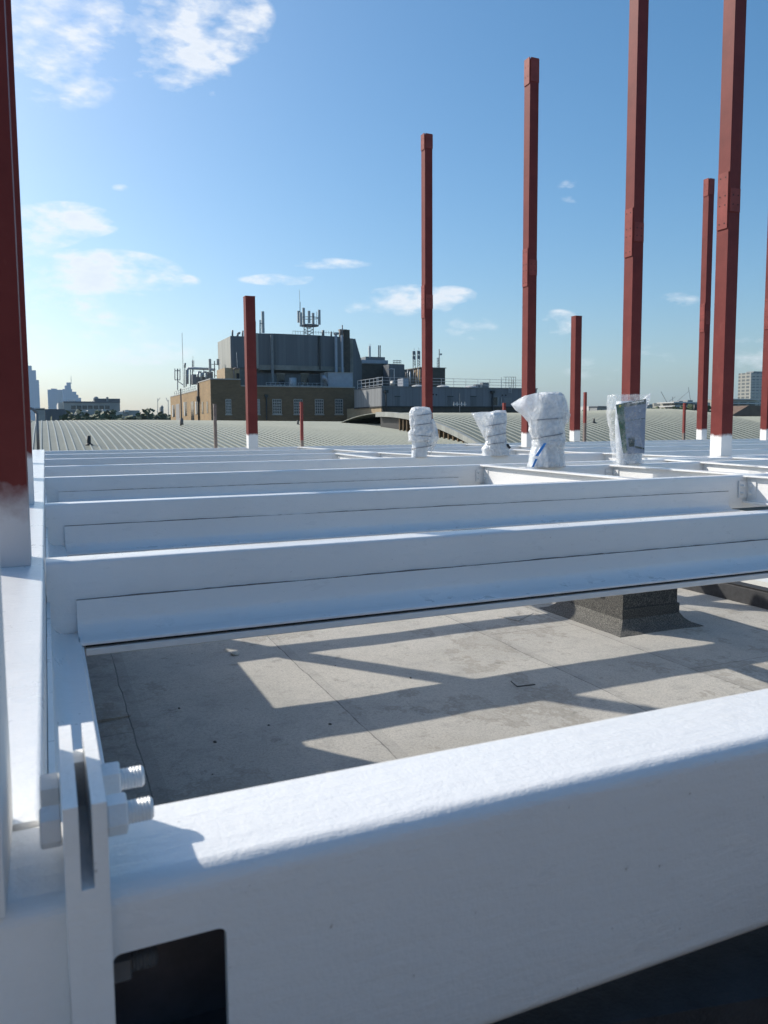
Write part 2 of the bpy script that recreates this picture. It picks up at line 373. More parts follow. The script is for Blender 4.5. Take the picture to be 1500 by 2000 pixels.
# girder on the left, under the camera's left hand
gd = thing('edge_girder', (-.33, .96, -BH), 'long white edge girder running away along the left side under the columns', 'steel girder')
rhs(MB(), 'y', .953, 18.0, -.33, GX, -BH, 0, .01).build('beam', M['white'], gd, 40)
mb = MB(); p = [(-.0+q[0], q[1]) for q in angle_prof(GX+.0015, -BH-.006, -.135, .1, .011, 1)]
mb.prism(p, 'y', .96, 17.5).build('shelf_angle', M['white'], gd, 40)
mb = MB().box(-.32, .088, .97, 17.4, -BH-.04, -BH-.009); mb.build('bottom_plate', M['white'], gd)

# front beam (hollow section, hand hole beside the end plate)
FY0, FY1, FZ = .775, .951, -.297
fb = thing('front_beam', (.039, FY0, FZ), 'thick rounded white beam crossing the bottom of the view, hand hole at its end', 'steel beam')
outer = rhs(MB(), 'x', .0392, 4.6, FY0, FY1, FZ, 0, .024, 8).build('tube', M['white'], fb)
inner = MB().box(.03, 4.7, FY0+.012, FY1-.012, FZ+.012, -.012).build('cut_a', M['innersteel'])
hb = MB().box(.0395, .1525, FY0-.05, FY0+.06, -.235, -.069)
eh = [e for e in hb.bm.edges if abs((e.verts[0].co-e.verts[1].co).y) > .05]
bmesh.ops.bevel(hb.bm, geom=eh, offset=.009, segments=4, affect='EDGES', profile=.5)
hole = hb.build('cut_b', M['white'])
for c_ in (inner, hole):
    md = outer.modifiers.new('cut', 'BOOLEAN'); md.operation = 'DIFFERENCE'; md.object = c_; md.solver = 'EXACT'
bpy.context.view_layer.update()
dg = bpy.context.evaluated_depsgraph_get(); me = bpy.data.meshes.new_from_object(outer.evaluated_get(dg))
outer.modifiers.clear(); outer.data = me
if len(me.materials) < 2: me.materials.append(M['innersteel'])
for p_ in me.polygons:
    c_ = p_.center
    p_.material_index = 1 if (FY0+.006 < c_.y < FY1-.006 and FZ+.006 < c_.z < -.006 and .03 < c_.x < 4.5 and not (abs(c_.y-(FY0+.006)) < .0061)) else 0
for p_ in me.polygons: p_.use_smooth = True
me.set_sharp_from_angle(angle=R(38))
for c_ in (inner, hole): bpy.data.objects.remove(c_)
PT = .1
def plate(x0, x1, name, parent, zt=PT):
    m = MB().box(x0, x1, .752, .972, -.36, zt); m.bevel(.002, 2); return m.build(name, M['white'], parent, 40)
plate(.0255, .039, 'end_plate', fb)
def bolt(x_head, x_plate, x_nut, x_end, y, z, parent, turn, mat='white'):
    b = MB(); s = .0205
    def hexa(m, xa, xb, rr, tw):
        rings = []
        for x, k in ((xa, .9), (xa+(xb-xa)*.08, 1), (xb-(xb-xa)*.08, 1), (xb, .9)):
            rings.append([(x, y+rr*k*math.cos(tw+i*math.pi/3), z+rr*k*math.sin(tw+i*math.pi/3)) for i in range(6)])
        m.loft(rings, True, False)
    hexa(b, x_head, x_plate, s, turn+.2); 
    o = b.build('bolt', M[mat], parent)
    n = MB(); hexa(n, x_nut-.0205, x_nut, s, turn); n.tube((x_nut-.0225, y, z), (x_nut-.0206, y, z), .0225, 20)
    n.build('nut', M[mat], o)
    th = MB(); rings = []; L = x_end-x_nut; k = 15
    for i in range(k+1):
        x = x_nut+L*i/k; rr = .0122 if i % 2 else .0112
        if i == k: rr = .0095
        rings.append([(x, y+rr*math.cos(a*2*math.pi/18), z+rr*math.sin(a*2*math.pi/18)) for a in range(18)])
    th.loft(rings, True, False); th.build('thread', M[mat], o, 30)
for y, z, tw in ((.905, .052, .3), (.822, .052, .12)):
    bolt(-.021, -.001, .062, .088, y, z, fb, tw)
bolt(-.021, -.001, .062, .09, .85, -.13, fb, .4, 'dgalv')  # darker steel paints in the shade on the bolt inside the hand hole
# stub of the same line to the left, with its own plate
sb = thing('beam_stub', (-.75, FY0, FZ), 'white beam stub left of the bolted plates, under the near column', 'steel beam')
rhs(MB(), 'x', -.75, -.0002, FY0, FY1, FZ, 0, .02, 6).build('tube', M['white'], sb, 40)
plate(.0002, .0137, 'end_plate', sb)
MB().box(.0137, .0255, .7524, .97, -.358, .018).build('packer', M['white'], sb)
MB().box(.0139, .0253, .93, .968, .0185, .07).build('packer', M['white'], sb)

pw = thing('parapet_wall', (-.33, .96, -1.95), 'low brick parapet wall under the left girder', 'wall')
MB().box(-.33, 0.02, -3.5, 18.4, -1.98, -BH-.055).build('wall', M['brickdark'], pw)
MB().box(-.36, 0.07, -3.5, 18.4, -BH-.053, -BH-.0415).build('coping', M['coping'], pw)

# joists running away from the viewer (I sections)
def joist(x0, y0, x1, y1, label, cleat=0, w=.11):
    """from (x0,y0) far end to (x1,y1) near end; x is the left edge of the top flange"""
    t = thing('joist', (x1, y1, -.24), label, 'steel joist', 'white joists between the cross beams')
    L = math.hypot(x1-x0, y1-y0); a = math.atan2(x0-x1, y0-y1)
    t.rotation_euler = (0, 0, -a)
    b = MB(); 
    prof = [(0, -.001), (w, -.001), (w, -.014), (w/2+.006, -.014), (w/2+.006, -.226), (w, -.226), (w, -.24), (0, -.24), (0, -.226), (w/2-.006, -.226), (w/2-.006, -.014), (0, -.014)]
    b.prism([(p[0], p[1]+.24) for p in prof], 'y', 0, L); o = b.build('beam', M['white'], None); o.parent = t
    if cleat:
        c = MB().box(w/2-.016, w/2-.0065, L-.10, L-.012, .045, .19); c.box(-.055, w/2-.0165, L-.0115, L-.001, .045, .19)
        o = c.build('cleat', M['white'], None); o.parent = t
        for k in (.085, .15):
            c = MB().tube((w/2-.032, L-.05, k), (w/2-.0163, L-.05, k), .014, 6); c.tube((w/2-.037, L-.05, k), (w/2-.032, L-.05, k), .008, 8)
            o = c.build('bolt', M['white'], None); o.parent = t
            c = MB().tube((-.03, L-.032, k), (-.03, L-.0118, k), .012, 6); c.tube((-.03, L-.045, k), (-.03, L-.032, k), .007, 8)
            o = c.build('bolt', M['white'], None); o.parent = t
    return t
joist(4.55, 7.755, 4.46, 5.145, 'white joist with two bolted cleat beside the end of a shelf angle', 1)
joist(5.59, 5.015, 5.58, 2.955, 'white joist with bolted cleat at the right edge of the view', 1)
joist(5.78, 7.015, 5.72, 5.145, 'white joist in front of the printed packet stub', 1)
joist(4.45, 12.345, 4.29, 10.125, 'white joist with a dark mitred end beyond the middle beams', 1)
joist(5.15, 16.745, 5.20, 12.475, 'white joist between the two farthest beams, left of the red rod')
joist(5.22, 12.345, 5.40, 10.125, 'white joist left of the thin wrapped stub')
joist(6.16, 12.345, 6.3, 10.125, 'white joist right of the thin wrapped stub')
joist(7.35, 8.155, 6.75, 5.145, 'white joist right of the printed packet stub', 1)
joist(7.95, 12.345, 8.2, 8.285, 'white joist running up to the tall column at right')
joist(8.42, 8.155, 8.6, 5.145, 'white joist in front of the tall column at right', 1)
joist(9.4, 16.745, 9.6, 12.475, 'white joist behind the flared polythene stub')

# ------------------------------------------------------------------ red columns
def column(x, y, top, label, splices=(), w=.2, cap=None, paint=0.0, z0=0.0, mat=None):
    """(x,y) = front left corner of the post"""
    t = thing('steel_column', (x+w/2, y+w/2, z0), label, 'steel column', 'red primed steel columns')
    b = MB().box(x, x+w, y, y+w, z0+.0005, top); b.bevel(.007, 2)
    b.build('post', mat or M['red'], t, 40, loc=(x+w/2, y+w/2, z0+paint))
    th = .016
    for (za, zb) in splices:
        m = MB(); e = .012
        m.box(x+e, x+w-e, y-th, y-.0005, za, zb); m.box(x-th, x-.0005, y+e, y+w-e, za-.22, zb+.22); m.box(x+e, x+w-e, y+w+.0005, y+w+th, za, zb); m.box(x+w+.0005, x+w+th, y+e, y+w-e, za, zb)
        m.mi = 1
        for zz in (za-.15, za+(zb-za)*.3, zb-(zb-za)*.3, zb+.15):
            for k in (.28, .72):
                m.tube((x-th-.003, y+w*k, zz), (x-th-.0002, y+w*k, zz), .010, 8)
                if za < zz < zb: m.tube((x+w*k, y-th-.003, zz), (x+w*k, y-th-.0002, zz), .010, 8)
        m.build('splice_plate', [M['redcap'], M['hole']], t)
    if cap:
        m = MB(); hcap = cap
        m.box(x+.01, x+w-.01, y-th, y-.0005, top-hcap, top+.02); m.box(x-th, x-.0005, y+.01, y+w-.01, top-hcap*1.1, top+.03); m.box(x+w+.0005, x+w+th, y+.01, y+w-.01, top-hcap, top+.02)
        m.mi = 1
        for zz in (top-hcap*.75, top-hcap*.3):
            for k in (.28, .72): m.tube((x-th-.003, y+w*k, zz), (x-th-.0002, y+w*k, zz), .010, 8)
        m.build('cap_plate', [M['redcap'], M['hole']], t)
    else:
        MB().box(x-.004, x+w+.004, y-.004, y+w+.004, top+.001, top+.014).build('cap_plate', M['redcap'], t)
    return t
def zat(px, py, y): return atY(px, py, y).z
def col_at(px, py, label, top_py, splice=None, w=.2, cap=None, top_px=None, y=None):
    P = atZ(px, py, 0) if y is None else atY(px, py, y)
    top = zat(top_px or px, top_py, P.y); sp = []
    if splice: sp = [(zat(px, splice[1], P.y), zat(px, splice[0], P.y))]
    return column(P.x, P.y, top, label, sp, w, cap)
col_at(486, 876, 'short red column with white foot standing alone in front of the brick building', 579)
col_at(831, 866, 'tall red column rising behind the thin wrapped stub', 262, (575, 602), cap=.3, y=16.9, w=.195)
col_at(1028.5, 873.5, 'tall red column behind the flared polythene stub, top inside the view', 112, (506, 536), cap=.42, w=.2)
col_at(1121, 862, 'short red column with white foot between the two taller right hand ones', 617)
col_at(1228, 884, 'very tall red column rising behind the printed packet stub', -260, (432, 470))
col_at(1408, 891, 'very tall red column with broad white foot at right', -320, (364, 410))
col_at(1370, 858.5, 'slim looking tall red column farther back, beside the broad footed one', 347, (607, 632), cap=.4)
col_at(1496, 860, 'tall red column cut by the right edge of the picture', 318, (598, 625), cap=.4)
column(-.252, .768, 3.6, 'nearest red column, white footed, cut by the left edge over the bolts', paint=.25)
column(-.26, 2.791, 5.2, 'big red column with faded white foot on the left girder', mat=M['redfade'])
column(-.275, 5.06, 4.02, 'red column second along the left girder, half hidden by the bigger one', cap=None)

column(-.45, 7.76, 4.6, 'red column third along the left girder, behind the half hidden one')
column(-.47, 11.1, 4.6, 'red column fourth along the left girder, behind the others')

# thin rods and posts standing at the far edge
def thin_post(px, top, bottom, y, r, label, grey=0.3, mat='redcap', paint=None):
    a = atY(px, bottom, y); b = atY(px, top, y)
    t = thing('thin_post', (a.x, a.y, a.z), label, 'post', 'thin posts along the far edge of the frame')
    m = a.z+(b.z-a.z)*grey
    MB().box(a.x-r, a.x+r, y-r, y+r, a.z, m).build('foot', M['rust'], t)
    MB().box(a.x-r*.97, a.x+r*.97, y-r*.97, y+r*.97, m+.0005, b.z).build('shaft', M[mat], t)
thin_post(421.5, 789, 876, 17.2, .033, 'thin bare grey brown post left of the short column', .5, 'rust')
thin_post(590, 785, 874, 17.2, .032, 'thin red rod before the brick building windows', .16)
thin_post(984, 787, 868, 17.4, .034, 'thin red rod partly hidden by the triangular polythene flap', .4)
thin_post(1141.5, 766, 863, 18.2, .036, 'thin red rod just right of a short column', .38)
thin_post(1335, 787, 860, 19.0, .034, 'thin red rod by the far white flats', .2)
rl = thing('guard_rail', tuple(atY(74, 880, 20.5)), 'slender grey guard rail upright beside the left columns', 'railing')
a = atY(75, 882, 20.5); b = atY(72, 806, 20.5)
MB().path([a, b, b+Vector((-.1, 0, .1)), b+Vector((-.7, 0, .1))], .035, 8).build('rail', M['dgalv'], rl)
MB().tube(a+Vector((-.6, 0, 0)), b+Vector((-.6, 0, .1)), .03, 8).build('upright', M['dgalv'], rl)

# ------------------------------------------------------------------ wrapped stubs
def wrinkle(p, s, amp): 
    a = noise.noise((p[0]*s, p[1]*s, p[2]*s*.45)); b = noise.noise((p[0]*s*2.1+7, p[1]*s*2.1, p[2]*s*.9)); c = noise.noise((p[0]*s*4.2, p[1]*s*4.2+3, p[2]*s*2.2))
    return amp*(.55*a + 1.0*(.3-abs(b)) + .8*(.3-abs(c)))
def sleeve(name, prof, depth, mat, parent, base, n=84, amp=.02, s=9, sub=8, closed=True, cap=True):
    """prof: (z, left, right) rows about the base point; rings blended to round-cornered ovals and creased"""
    rows = []
    for (z0, l0, r0), (z1, l1, r1) in zip(prof, prof[1:]):
        for k in range(sub):
            t = k/sub; rows.append((z0+(z1-z0)*t, l0+(l1-l0)*t, r0+(r1-r0)*t))
    rows.append(prof[-1]); rings = []
    ax = Vector((math.cos(YAW), -math.sin(YAW), 0)); ay = Vector((math.sin(YAW), math.cos(YAW), 0))
    for z, l, r in rows:
        c = (l+r)/2; hw = (r-l)/2; ring = []
        d = min(depth, max(hw*1.1, .03))
        for i in range(n):
            a = 2*math.pi*i/n; ca, sa = math.cos(a), math.sin(a)
            q = .8; px = c+hw*math.copysign(abs(ca)**q, ca); py = d*math.copysign(abs(sa)**q, sa)
            v = Vector(base)+ax*px+ay*py+Vector((0, 0, z))
            w = wrinkle(v, s, amp)+amp*.6*math.sin(a*9+z*14+3*noise.noise((z*4, a, 1)))*(.3+.7*abs(noise.noise((a*2, z*3, 5))))
            v += (ax*ca+ay*sa)*w; ring.append(v)
        rings.append(ring)
    m = MB(); m.loft(rings, cap)
    return m.build(name, mat, parent, loc=tuple(base))
def flap(name, outline, thick, mat, parent, base, amp=.015, off=0.0, n=9):
    """puffed loose polythene: outline (u,z) about base, triangulated in rings to a raised middle on both faces"""
    ax = Vector((math.cos(YAW), -math.sin(YAW), 0)); ay = Vector((math.sin(YAW), math.cos(YAW), 0))
    pts = []
    for (a, b) in zip(outline, outline[1:]+outline[:1]):
        for k in range(6): pts.append((a[0]+(b[0]-a[0])*k/6, a[1]+(b[1]-a[1])*k/6))
    cu = sum(p[0] for p in pts)/len(pts); cz = sum(p[1] for p in pts)/len(pts)
    m = MB()
    for sg in (-1, 1):
        rings = []
        for k in range(n+1):
            t = k/n; ring = []
            for (u, z) in pts:
                uu = u+(cu-u)*t*.97; zz = z+(cz-z)*t*.97
                h = sg*thick*math.sin(min(1, t*1.5)*math.pi/2)
                v = Vector(base)+ax*uu+ay*(h+off)+Vector((0, 0, zz)); wv = wrinkle(v, 11, amp)*min(1, .35+t)
                fold = amp*.8*math.sin(26*(uu*.7-zz*.5)+4*noise.noise((uu*5, zz*5, 2)))
                ring.append(v+ay*(wv+fold))
            rings.append(ring)
        m.loft(rings, False)
        m.bm.faces.new([m.bm.verts.new(p) for p in rings[-1]])
    return m.build(name, mat, parent, loc=tuple(base))
def cords(parent, base, hw, d, zs, name='cord'):
    ax = Vector((math.cos(YAW), -math.sin(YAW), 0)); ay = Vector((math.sin(YAW), math.cos(YAW), 0))
    for z, tilt in zs:
        m = MB(); pts = []
        for i in range(25):
            a = 2*math.pi*i/24; ca, sa = math.cos(a), math.sin(a)
            pts.append(Vector(base)+ax*(hw*math.copysign(abs(ca)**.8, ca))+ay*(d*math.copysign(abs(sa)**.8, sa))+Vector((0, 0, z+tilt*ca)))
        m.path(pts, .006, 5); m.build(name, M['wrapdark'], parent)
def stub(px, py, y, label):
    P = atY(px, py, y); t = thing('wrapped_stub', (P.x, P.y, 0.0), label, 'wrapped post', 'polythene wrapped column stubs'); return t, Vector((P.x, P.y, 0.0))
AX = Vector((math.cos(YAW), -math.sin(YAW), 0)); AY = Vector((math.sin(YAW), math.cos(YAW), 0))
def sc(base):                      # metres per photo pixel at that distance
    return ((base-O).dot(FW))/F
# 1 thin roll with loose skirt on its right
t, B = stub(824, 893, 10.06, 'thin wrapped column stub tied with cord, loose clear skirt hanging on its right'); k = sc(B)
def px(rows, x0, y0): return [((y0-y)*k, (l-x0)*k, (r-x0)*k) for y, l, r in rows]
sleeve('wrap', px([(893, 804, 834), (870, 805, 836), (830, 803, 838), (803, 803, 838), (799, 806, 836)], 824, 893), .115, M['wrap'], t, B, amp=.006, s=14)
sleeve('plastic_bag', px([(862, 799, 842), (845, 798, 848), (838, 803, 842), (825, 801, 842), (806, 800, 842), (797, 805, 838), (795, 812, 830)], 824, 893), .14, M['bagdense'], t, B, amp=.02, s=9)
flap('skirt', [((x-824)*k, (893-y)*k) for x, y in [(834, 822), (846, 818), (853, 835), (857, 856), (850, 872), (842, 884), (835, 868)]], .06, M['bag'], t, B, .02, -.05)
cords(t, B, 20.5*k, .15, [(64*k, .02), (42*k, -.015), (20*k, .025), (82*k, .02)])
# 2 flapped stub
t, B = stub(968, 888.5, 10.08, 'wrapped column stub with a triangular polythene flap pointing left'); k = sc(B)
sleeve('wrap', px([(889, 945, 993), (872, 944, 992), (864, 950, 988), (850, 952, 986), (806, 954, 986)], 968, 888.5), .13, M['wrap'], t, B, amp=.007, s=14)
sleeve('plastic_bag', px([(889, 944, 995), (876, 942, 993), (866, 949, 988), (846, 950, 987), (820, 952, 988), (804, 958, 987), (801, 970, 985)], 968, 888.5), .15, M['bagdense'], t, B, amp=.02, s=10)
flap('flap', [((x-968)*k, (888.5-y)*k) for x, y in [(919, 806), (940, 804), (962, 804), (968, 820), (962, 850), (948, 862), (939, 845), (929, 825)]], .07, M['bag'], t, B, .018, -.06)
cords(t, B, 19.5*k, .162, [(24*k, .02), (40*k, .03), (60*k, .025)])
MB().tube(B+AX*(20*k)-AY*.1+Vector((0, 0, 22*k)), B+AX*(26*k)-AY*.1+Vector((0, 0, 14*k)), .018, 8).build('clip', M['black'], t)
# 3 big flared stub with blue tape
t, B = stub(1068, 912.5, 7.08, 'biggest wrapped column stub, hood of polythene blown left, blue tape at its foot'); k = sc(B)
sleeve('wrap', px([(913, 1034, 1101), (880, 1040, 1098), (862, 1047, 1098), (830, 1049, 1097), (772, 1051, 1095)], 1068, 912.5), .15, M['wrap'], t, B, amp=.007, s=13)
sleeve('plastic_bag', px([(913, 1032, 1103), (890, 1036, 1101), (872, 1041, 1099), (866, 1042, 1101), (858, 1041, 1100), (842, 1034, 1099), (820, 1040, 1102), (795, 1044, 1104), (774, 1044, 1098), (769, 1052, 1090)], 1068, 912.5), .175, M['bag'], t, B, amp=.021, s=9)
flap('hood', [((x-1068)*k, (912.5-y)*k) for x, y in [(995, 791), (1020, 776), (1050, 769), (1058, 790), (1056, 830), (1044, 860), (1034, 850), (1030, 828), (1015, 812), (1003, 803)]], .085, M['bagdense'], t, B, .018, -.07)
flap('side_fold', [((x-1068)*k, (912.5-y)*k) for x, y in [(1094, 778), (1104, 790), (1111, 812), (1108, 824), (1098, 836), (1094, 810)]], .04, M['bag'], t, B, .012, -.04)
sleeve('tape_band', px([(872, 1039.5, 1100), (861, 1040, 1101)], 1068, 912.5), .185, M['bag'], t, B, amp=.012, s=40, sub=8)
m = MB(); w = .018
c0 = B+AX*((1057-1068)*k)-AY*.19+Vector((0, 0, 46*k)); c1 = B+AX*((1041-1068)*k)-AY*.2+Vector((0, 0, 22*k)); c2 = B+AX*((1034-1068)*k)-AY*.2+Vector((0, 0, 1*k))
sd = AX*w
m.hexa([c1-sd, c1+sd, c1+sd-AY*.004, c1-sd-AY*.004, c0-sd*.8, c0+sd*.8, c0+sd*.8-AY*.004, c0-sd*.8-AY*.004])
m.hexa([c2-sd*.7, c2+sd*.5, c2+sd*.5-AY*.004, c2-sd*.7-AY*.004, c1-sd*.9-Vector((0, 0, .03)), c1+sd*.5-Vector((0, 0, .03)), c1+sd*.5-AY*.004-Vector((0, 0, .03)), c1-sd*.9-AY*.004-Vector((0, 0, .03))])
m.build('blue_tape', M['bluetape'], t)
cords(t, B, 30*k, .19, [(92*k, .012), (60*k, .03)])
# 4 stub holding a printed packet
t, B = stub(1222, 905.5, 7.1, 'wrapped column stub with a green printed packet inside clear polythene'); k = sc(B)
sleeve('wrap', px([(905, 1206, 1252), (882, 1204, 1252), (840, 1201, 1252), (784, 1202, 1251)], 1222, 905.5), .1, M['wrap'], t, B, amp=.004, s=13)
pk = MB(); oy = -.125
def PP(x, y, o=oy): return B+AX*((x-1222)*k)+AY*o+Vector((0, 0, (905.5-y)*k))
pk.hexa([PP(1210, 886), PP(1251, 884), PP(1251, 884, oy+.02), PP(1210, 886, oy+.02), PP(1194.5, 791), PP(1252, 781), PP(1252, 781, oy+.02), PP(1194.5, 791, oy+.02)])
pko = pk.build('packet', M['print_grey'], t)
m = MB(); m.face([PP(1209.5, 884, oy-.004), PP(1217, 883, oy-.004), PP(1209, 788.5, oy-.004), PP(1194.5, 791, oy-.004)]); m.build('green_side_print', M['green'], pko)
m = MB(); m.face([PP(1210, 795.5, oy-.004), PP(1251, 789.5, oy-.004), PP(1251, 780.5, oy-.004), PP(1209, 788, oy-.004)]); m.build('top_band', M['dgreen'], pko)
m = MB(); m.tube(PP(1202, 794, oy-.006), PP(1202, 794, oy-.0045), .013, 14); m.build('yellow_roundel', M['yellow'], pko)
m = MB()
for (xa, ya, xb, yb) in ((1224, 788, 1232, 786.5), (1233, 786.4, 1238, 785.6), (1239, 785.5, 1248, 784)):
    m.face([PP(xa, ya+1, oy-.006), PP(xb, yb+1, oy-.006), PP(xb, yb-.9, oy-.006), PP(xa, ya-.9, oy-.006)])
m.build('small_print', M['white_ink'], pko)
m = MB(); m.face([PP(1221, 872, oy-.004), PP(1231, 871, oy-.004), PP(1232, 853, oy-.004), PP(1219, 855, oy-.004)]); m.build('dark_print', M['dgreen'], pko); m = MB(); m.face([PP(1233, 874, oy-.004), PP(1250, 877, oy-.004), PP(1250, 874, oy-.004), PP(1233, 870, oy-.004)])
m.build('dark_print', M['dgreen'], pko); m = MB(); m.face([PP(1217, 822, oy-.0035), PP(1250, 818, oy-.0035), PP(1250, 817, oy-.0035), PP(1217, 821, oy-.0035)]); m.build('dark_print', M['dgreen'], pko)
def lettering(txt, p0, xdir, ydir, size, parent):
    cu = bpy.data.curves.new('txt', 'FONT'); cu.body = txt; cu.size = size; cu.extrude = .0006
    ob = bpy.data.objects.new('txt', cu); C.objects.link(ob); bpy.context.view_layer.update()
    me = bpy.data.meshes.new_from_object(ob.evaluated_get(bpy.context.evaluated_depsgraph_get())); bpy.data.objects.remove(ob)
    nd = xdir.cross(ydir)
    Mx = Matrix(((xdir.x, ydir.x, nd.x, p0.x), (xdir.y, ydir.y, nd.y, p0.y), (xdir.z, ydir.z, nd.z, p0.z), (0, 0, 0, 1)))
    me.transform(Mx); me.materials.clear(); me.materials.append(M['white_ink'])
    o = bpy.data.objects.new('lettering', me); C.objects.link(o); o.parent = parent; o.matrix_parent_inverse = Matrix.Identity(4)
    return o
xd = (PP(1211, 876)-PP(1199, 797)).normalized(); nrm = -AY; yd = nrm.cross(xd).normalized()
lettering('Rubble Sacks', PP(1200.5, 800, oy-.006), xd, yd, .062, pko)
for c_ in children(pko):
    if c_.name.startswith('lettering'): c_.matrix_parent_inverse = Matrix.Translation(-Vector(t.location))
sleeve('plastic_bag', px([(905.5, 1200, 1254), (885, 1197, 1254), (855, 1193, 1253), (830, 1189, 1254), (805, 1185, 1257), (788, 1184, 1262), (772, 1186, 1262), (771, 1196, 1250)], 1222, 905.5), .155, mat_plastic('thin_clear_polythene', .8), t, B, amp=.012, s=10, cap=False)
flap('ear', [((x-1222)*k, (905.5-y)*k) for x, y in [(1246, 782), (1252, 774), (1263, 769), (1261, 782), (1256, 796), (1252, 800)]], .03, M['bag'], t, B, .01, -.09)

# ------------------------------------------------------------------ things on the felt roof
RZ = -1.95
vx0, vx1, vy0, vy1 = 6.06, 6.92, 7.08, 8.28
vb = thing('roof_vent', (vx0, vy0, RZ), 'square felt covered roof vent box standing under the second beam', 'roof vent')
m = MB().box(vx0+.02, vx1-.02, vy0+.02, vy1-.02, RZ+.2, RZ+.72); m.box(vx0, vx1, vy0, vy1, RZ+.02, RZ+.26); m.box(vx0-.03, vx1+.03, vy0-.03, vy1+.03, RZ+.721, RZ+.78); m.bevel(.012, 2); m.build('upstand', M['dfelt'], vb, 40)
m = MB(); rings = []
for e, z in ((.2, -.015), (.19, .006), (.1, .035), (.04, .08), (.002, .14)):
    rr = []
    for (xa, ya), (xb, yb) in zip([(vx0-e, vy0-e), (vx1+e, vy0-e), (vx1+e, vy1+e), (vx0-e, vy1+e)], [(vx1+e, vy0-e), (vx1+e, vy1+e), (vx0-e, vy1+e), (vx0-e, vy0-e)]):
        for q in range(8):
            x = xa+(xb-xa)*q/8; y = ya+(yb-ya)*q/8; rr.append((x+.012*noise.noise((x*6, y*6, z)), y+.012*noise.noise((y*6, x*6, 4)), RZ+z))
    rings.append(rr)
m.loft(rings, False, False); m.build('flashing', M['skirt'], vb)
m = MB().box(vx0-.004, vx0+.03, 7.45, 7.78, RZ+.34, RZ+.58)
m.mi = 1
for i in range(5): m.box(vx0-.012, vx0-.006, 7.46, 7.77, RZ+.36+i*.045, RZ+.368+i*.045)
for i in range(6): m.box(vx0-.018, vx0-.013, 7.47+i*.055, 7.478+i*.055, RZ+.345, RZ+.575)
m.build('grille', [M['hole'], M['dgalv']], vb)
# kerb at the right edge of the felt, white rooflight beyond
kb = thing('roof_kerb', (8.5, 0, RZ), 'low black felt kerb edging the flat roof at right', 'kerb')
m = MB().prism([(8.47, RZ-.1), (8.5, RZ+.2), (8.53, RZ+.225), (8.66, RZ+.225), (8.66, RZ-.1)], 'y', -3, 18); m.build('upstand', M['bitumen'], kb)
m = MB().box(8.505, 8.67, -3, 18, RZ+.228, RZ+.24); m.build('trim', M['bitumen'], kb)
sk = thing('rooflight', (8.95, 6, RZ-.3), 'white rooflight frame beyond the black kerb at right', 'rooflight')
m = MB().box(8.95, 12.4, 3.5, 12.5, RZ-.3, RZ+.24); m.bevel(.02, 2); m.build('frame', M['skylight'], sk)
m = MB()
for y in (5.2, 6.9, 8.6, 10.3): m.box(9.3, 12.1, y, y+1.25, RZ+.2405, RZ+.255)
m.build('glazing', M['paleplant'], sk)
m = MB().box(10.4, 10.55, 3.6, 12.4, RZ+.256, RZ+.36); m.build('ridge_bar', M['dgalv'], sk)
tag(MB().box(8.68, 20, -3, 18, RZ-.42, RZ-.32).build('lower_roof', M['felt']), 'lower felt roof beyond the kerb', 'roof', kind='structure')
tag(MB().box(-4.0, 8.62, -4.0, 19.0, -16, RZ-.06).build('building_base', M['brickdark']), 'brick walls under the flat roof', 'building', kind='structure')
# black felt upstand under the front beam
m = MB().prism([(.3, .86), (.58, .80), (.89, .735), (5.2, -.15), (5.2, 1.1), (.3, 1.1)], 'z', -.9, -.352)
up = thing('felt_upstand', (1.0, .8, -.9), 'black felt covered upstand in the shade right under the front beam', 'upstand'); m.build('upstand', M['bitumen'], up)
wl = thing('unseen_light_block', (-9, -6.2, -1.95), 'unseen brown brick block added behind the viewer to shape light on the beams', 'building')  # unseen block, added to cut sky fill and bounce warm light forward
MB().box(-9, 11, -9.5, -6.2, -16, 2.4).build('wall', M['brickdark'], wl); MB().box(-9.1, 11.1, -9.6, -6.1, 2.401, 2.55).build('coping', M['coping'], wl)
MB().box(1.2, 2.2, -6.195, -6.15, -1.94, .1).build('door', M['doorgrey'], wl)
# small debris
def pebble(px, py, r, label, mat='stone', squash=.5, grp=None):
    P = atZ(px, py, RZ); P.z = RZ + .02*noise.noise((P.x*.7, P.y*.7, 3)) + r*squash*.6
    m = MB(); bmesh.ops.create_icosphere(m.bm, subdivisions=3, radius=r)
    for v in m.bm.verts: v.co *= 1+.3*noise.noise(v.co*(1.2/r)); v.co.z *= squash
    for f in m.bm.faces: f.smooth = True
    o = m.build('pebble', M[mat], None); o.location = P; tag(o, label, 'pebble', grp); return o
pebble(459, 1278, .045, 'pale flat pebble lying at the corner of the sunlit felt patch')
for i, (a, b) in enumerate([(375, 1276), (525, 1418), (645, 1415), (655, 1300), (802, 1325), (420, 1450), (415, 1510), (350, 1385)]):
    pebble(a, b, .006+.004*(i % 3), 'tiny dark grit crumb scattered on the felt', 'dfelt', .6, 'grit crumbs on the felt roof')
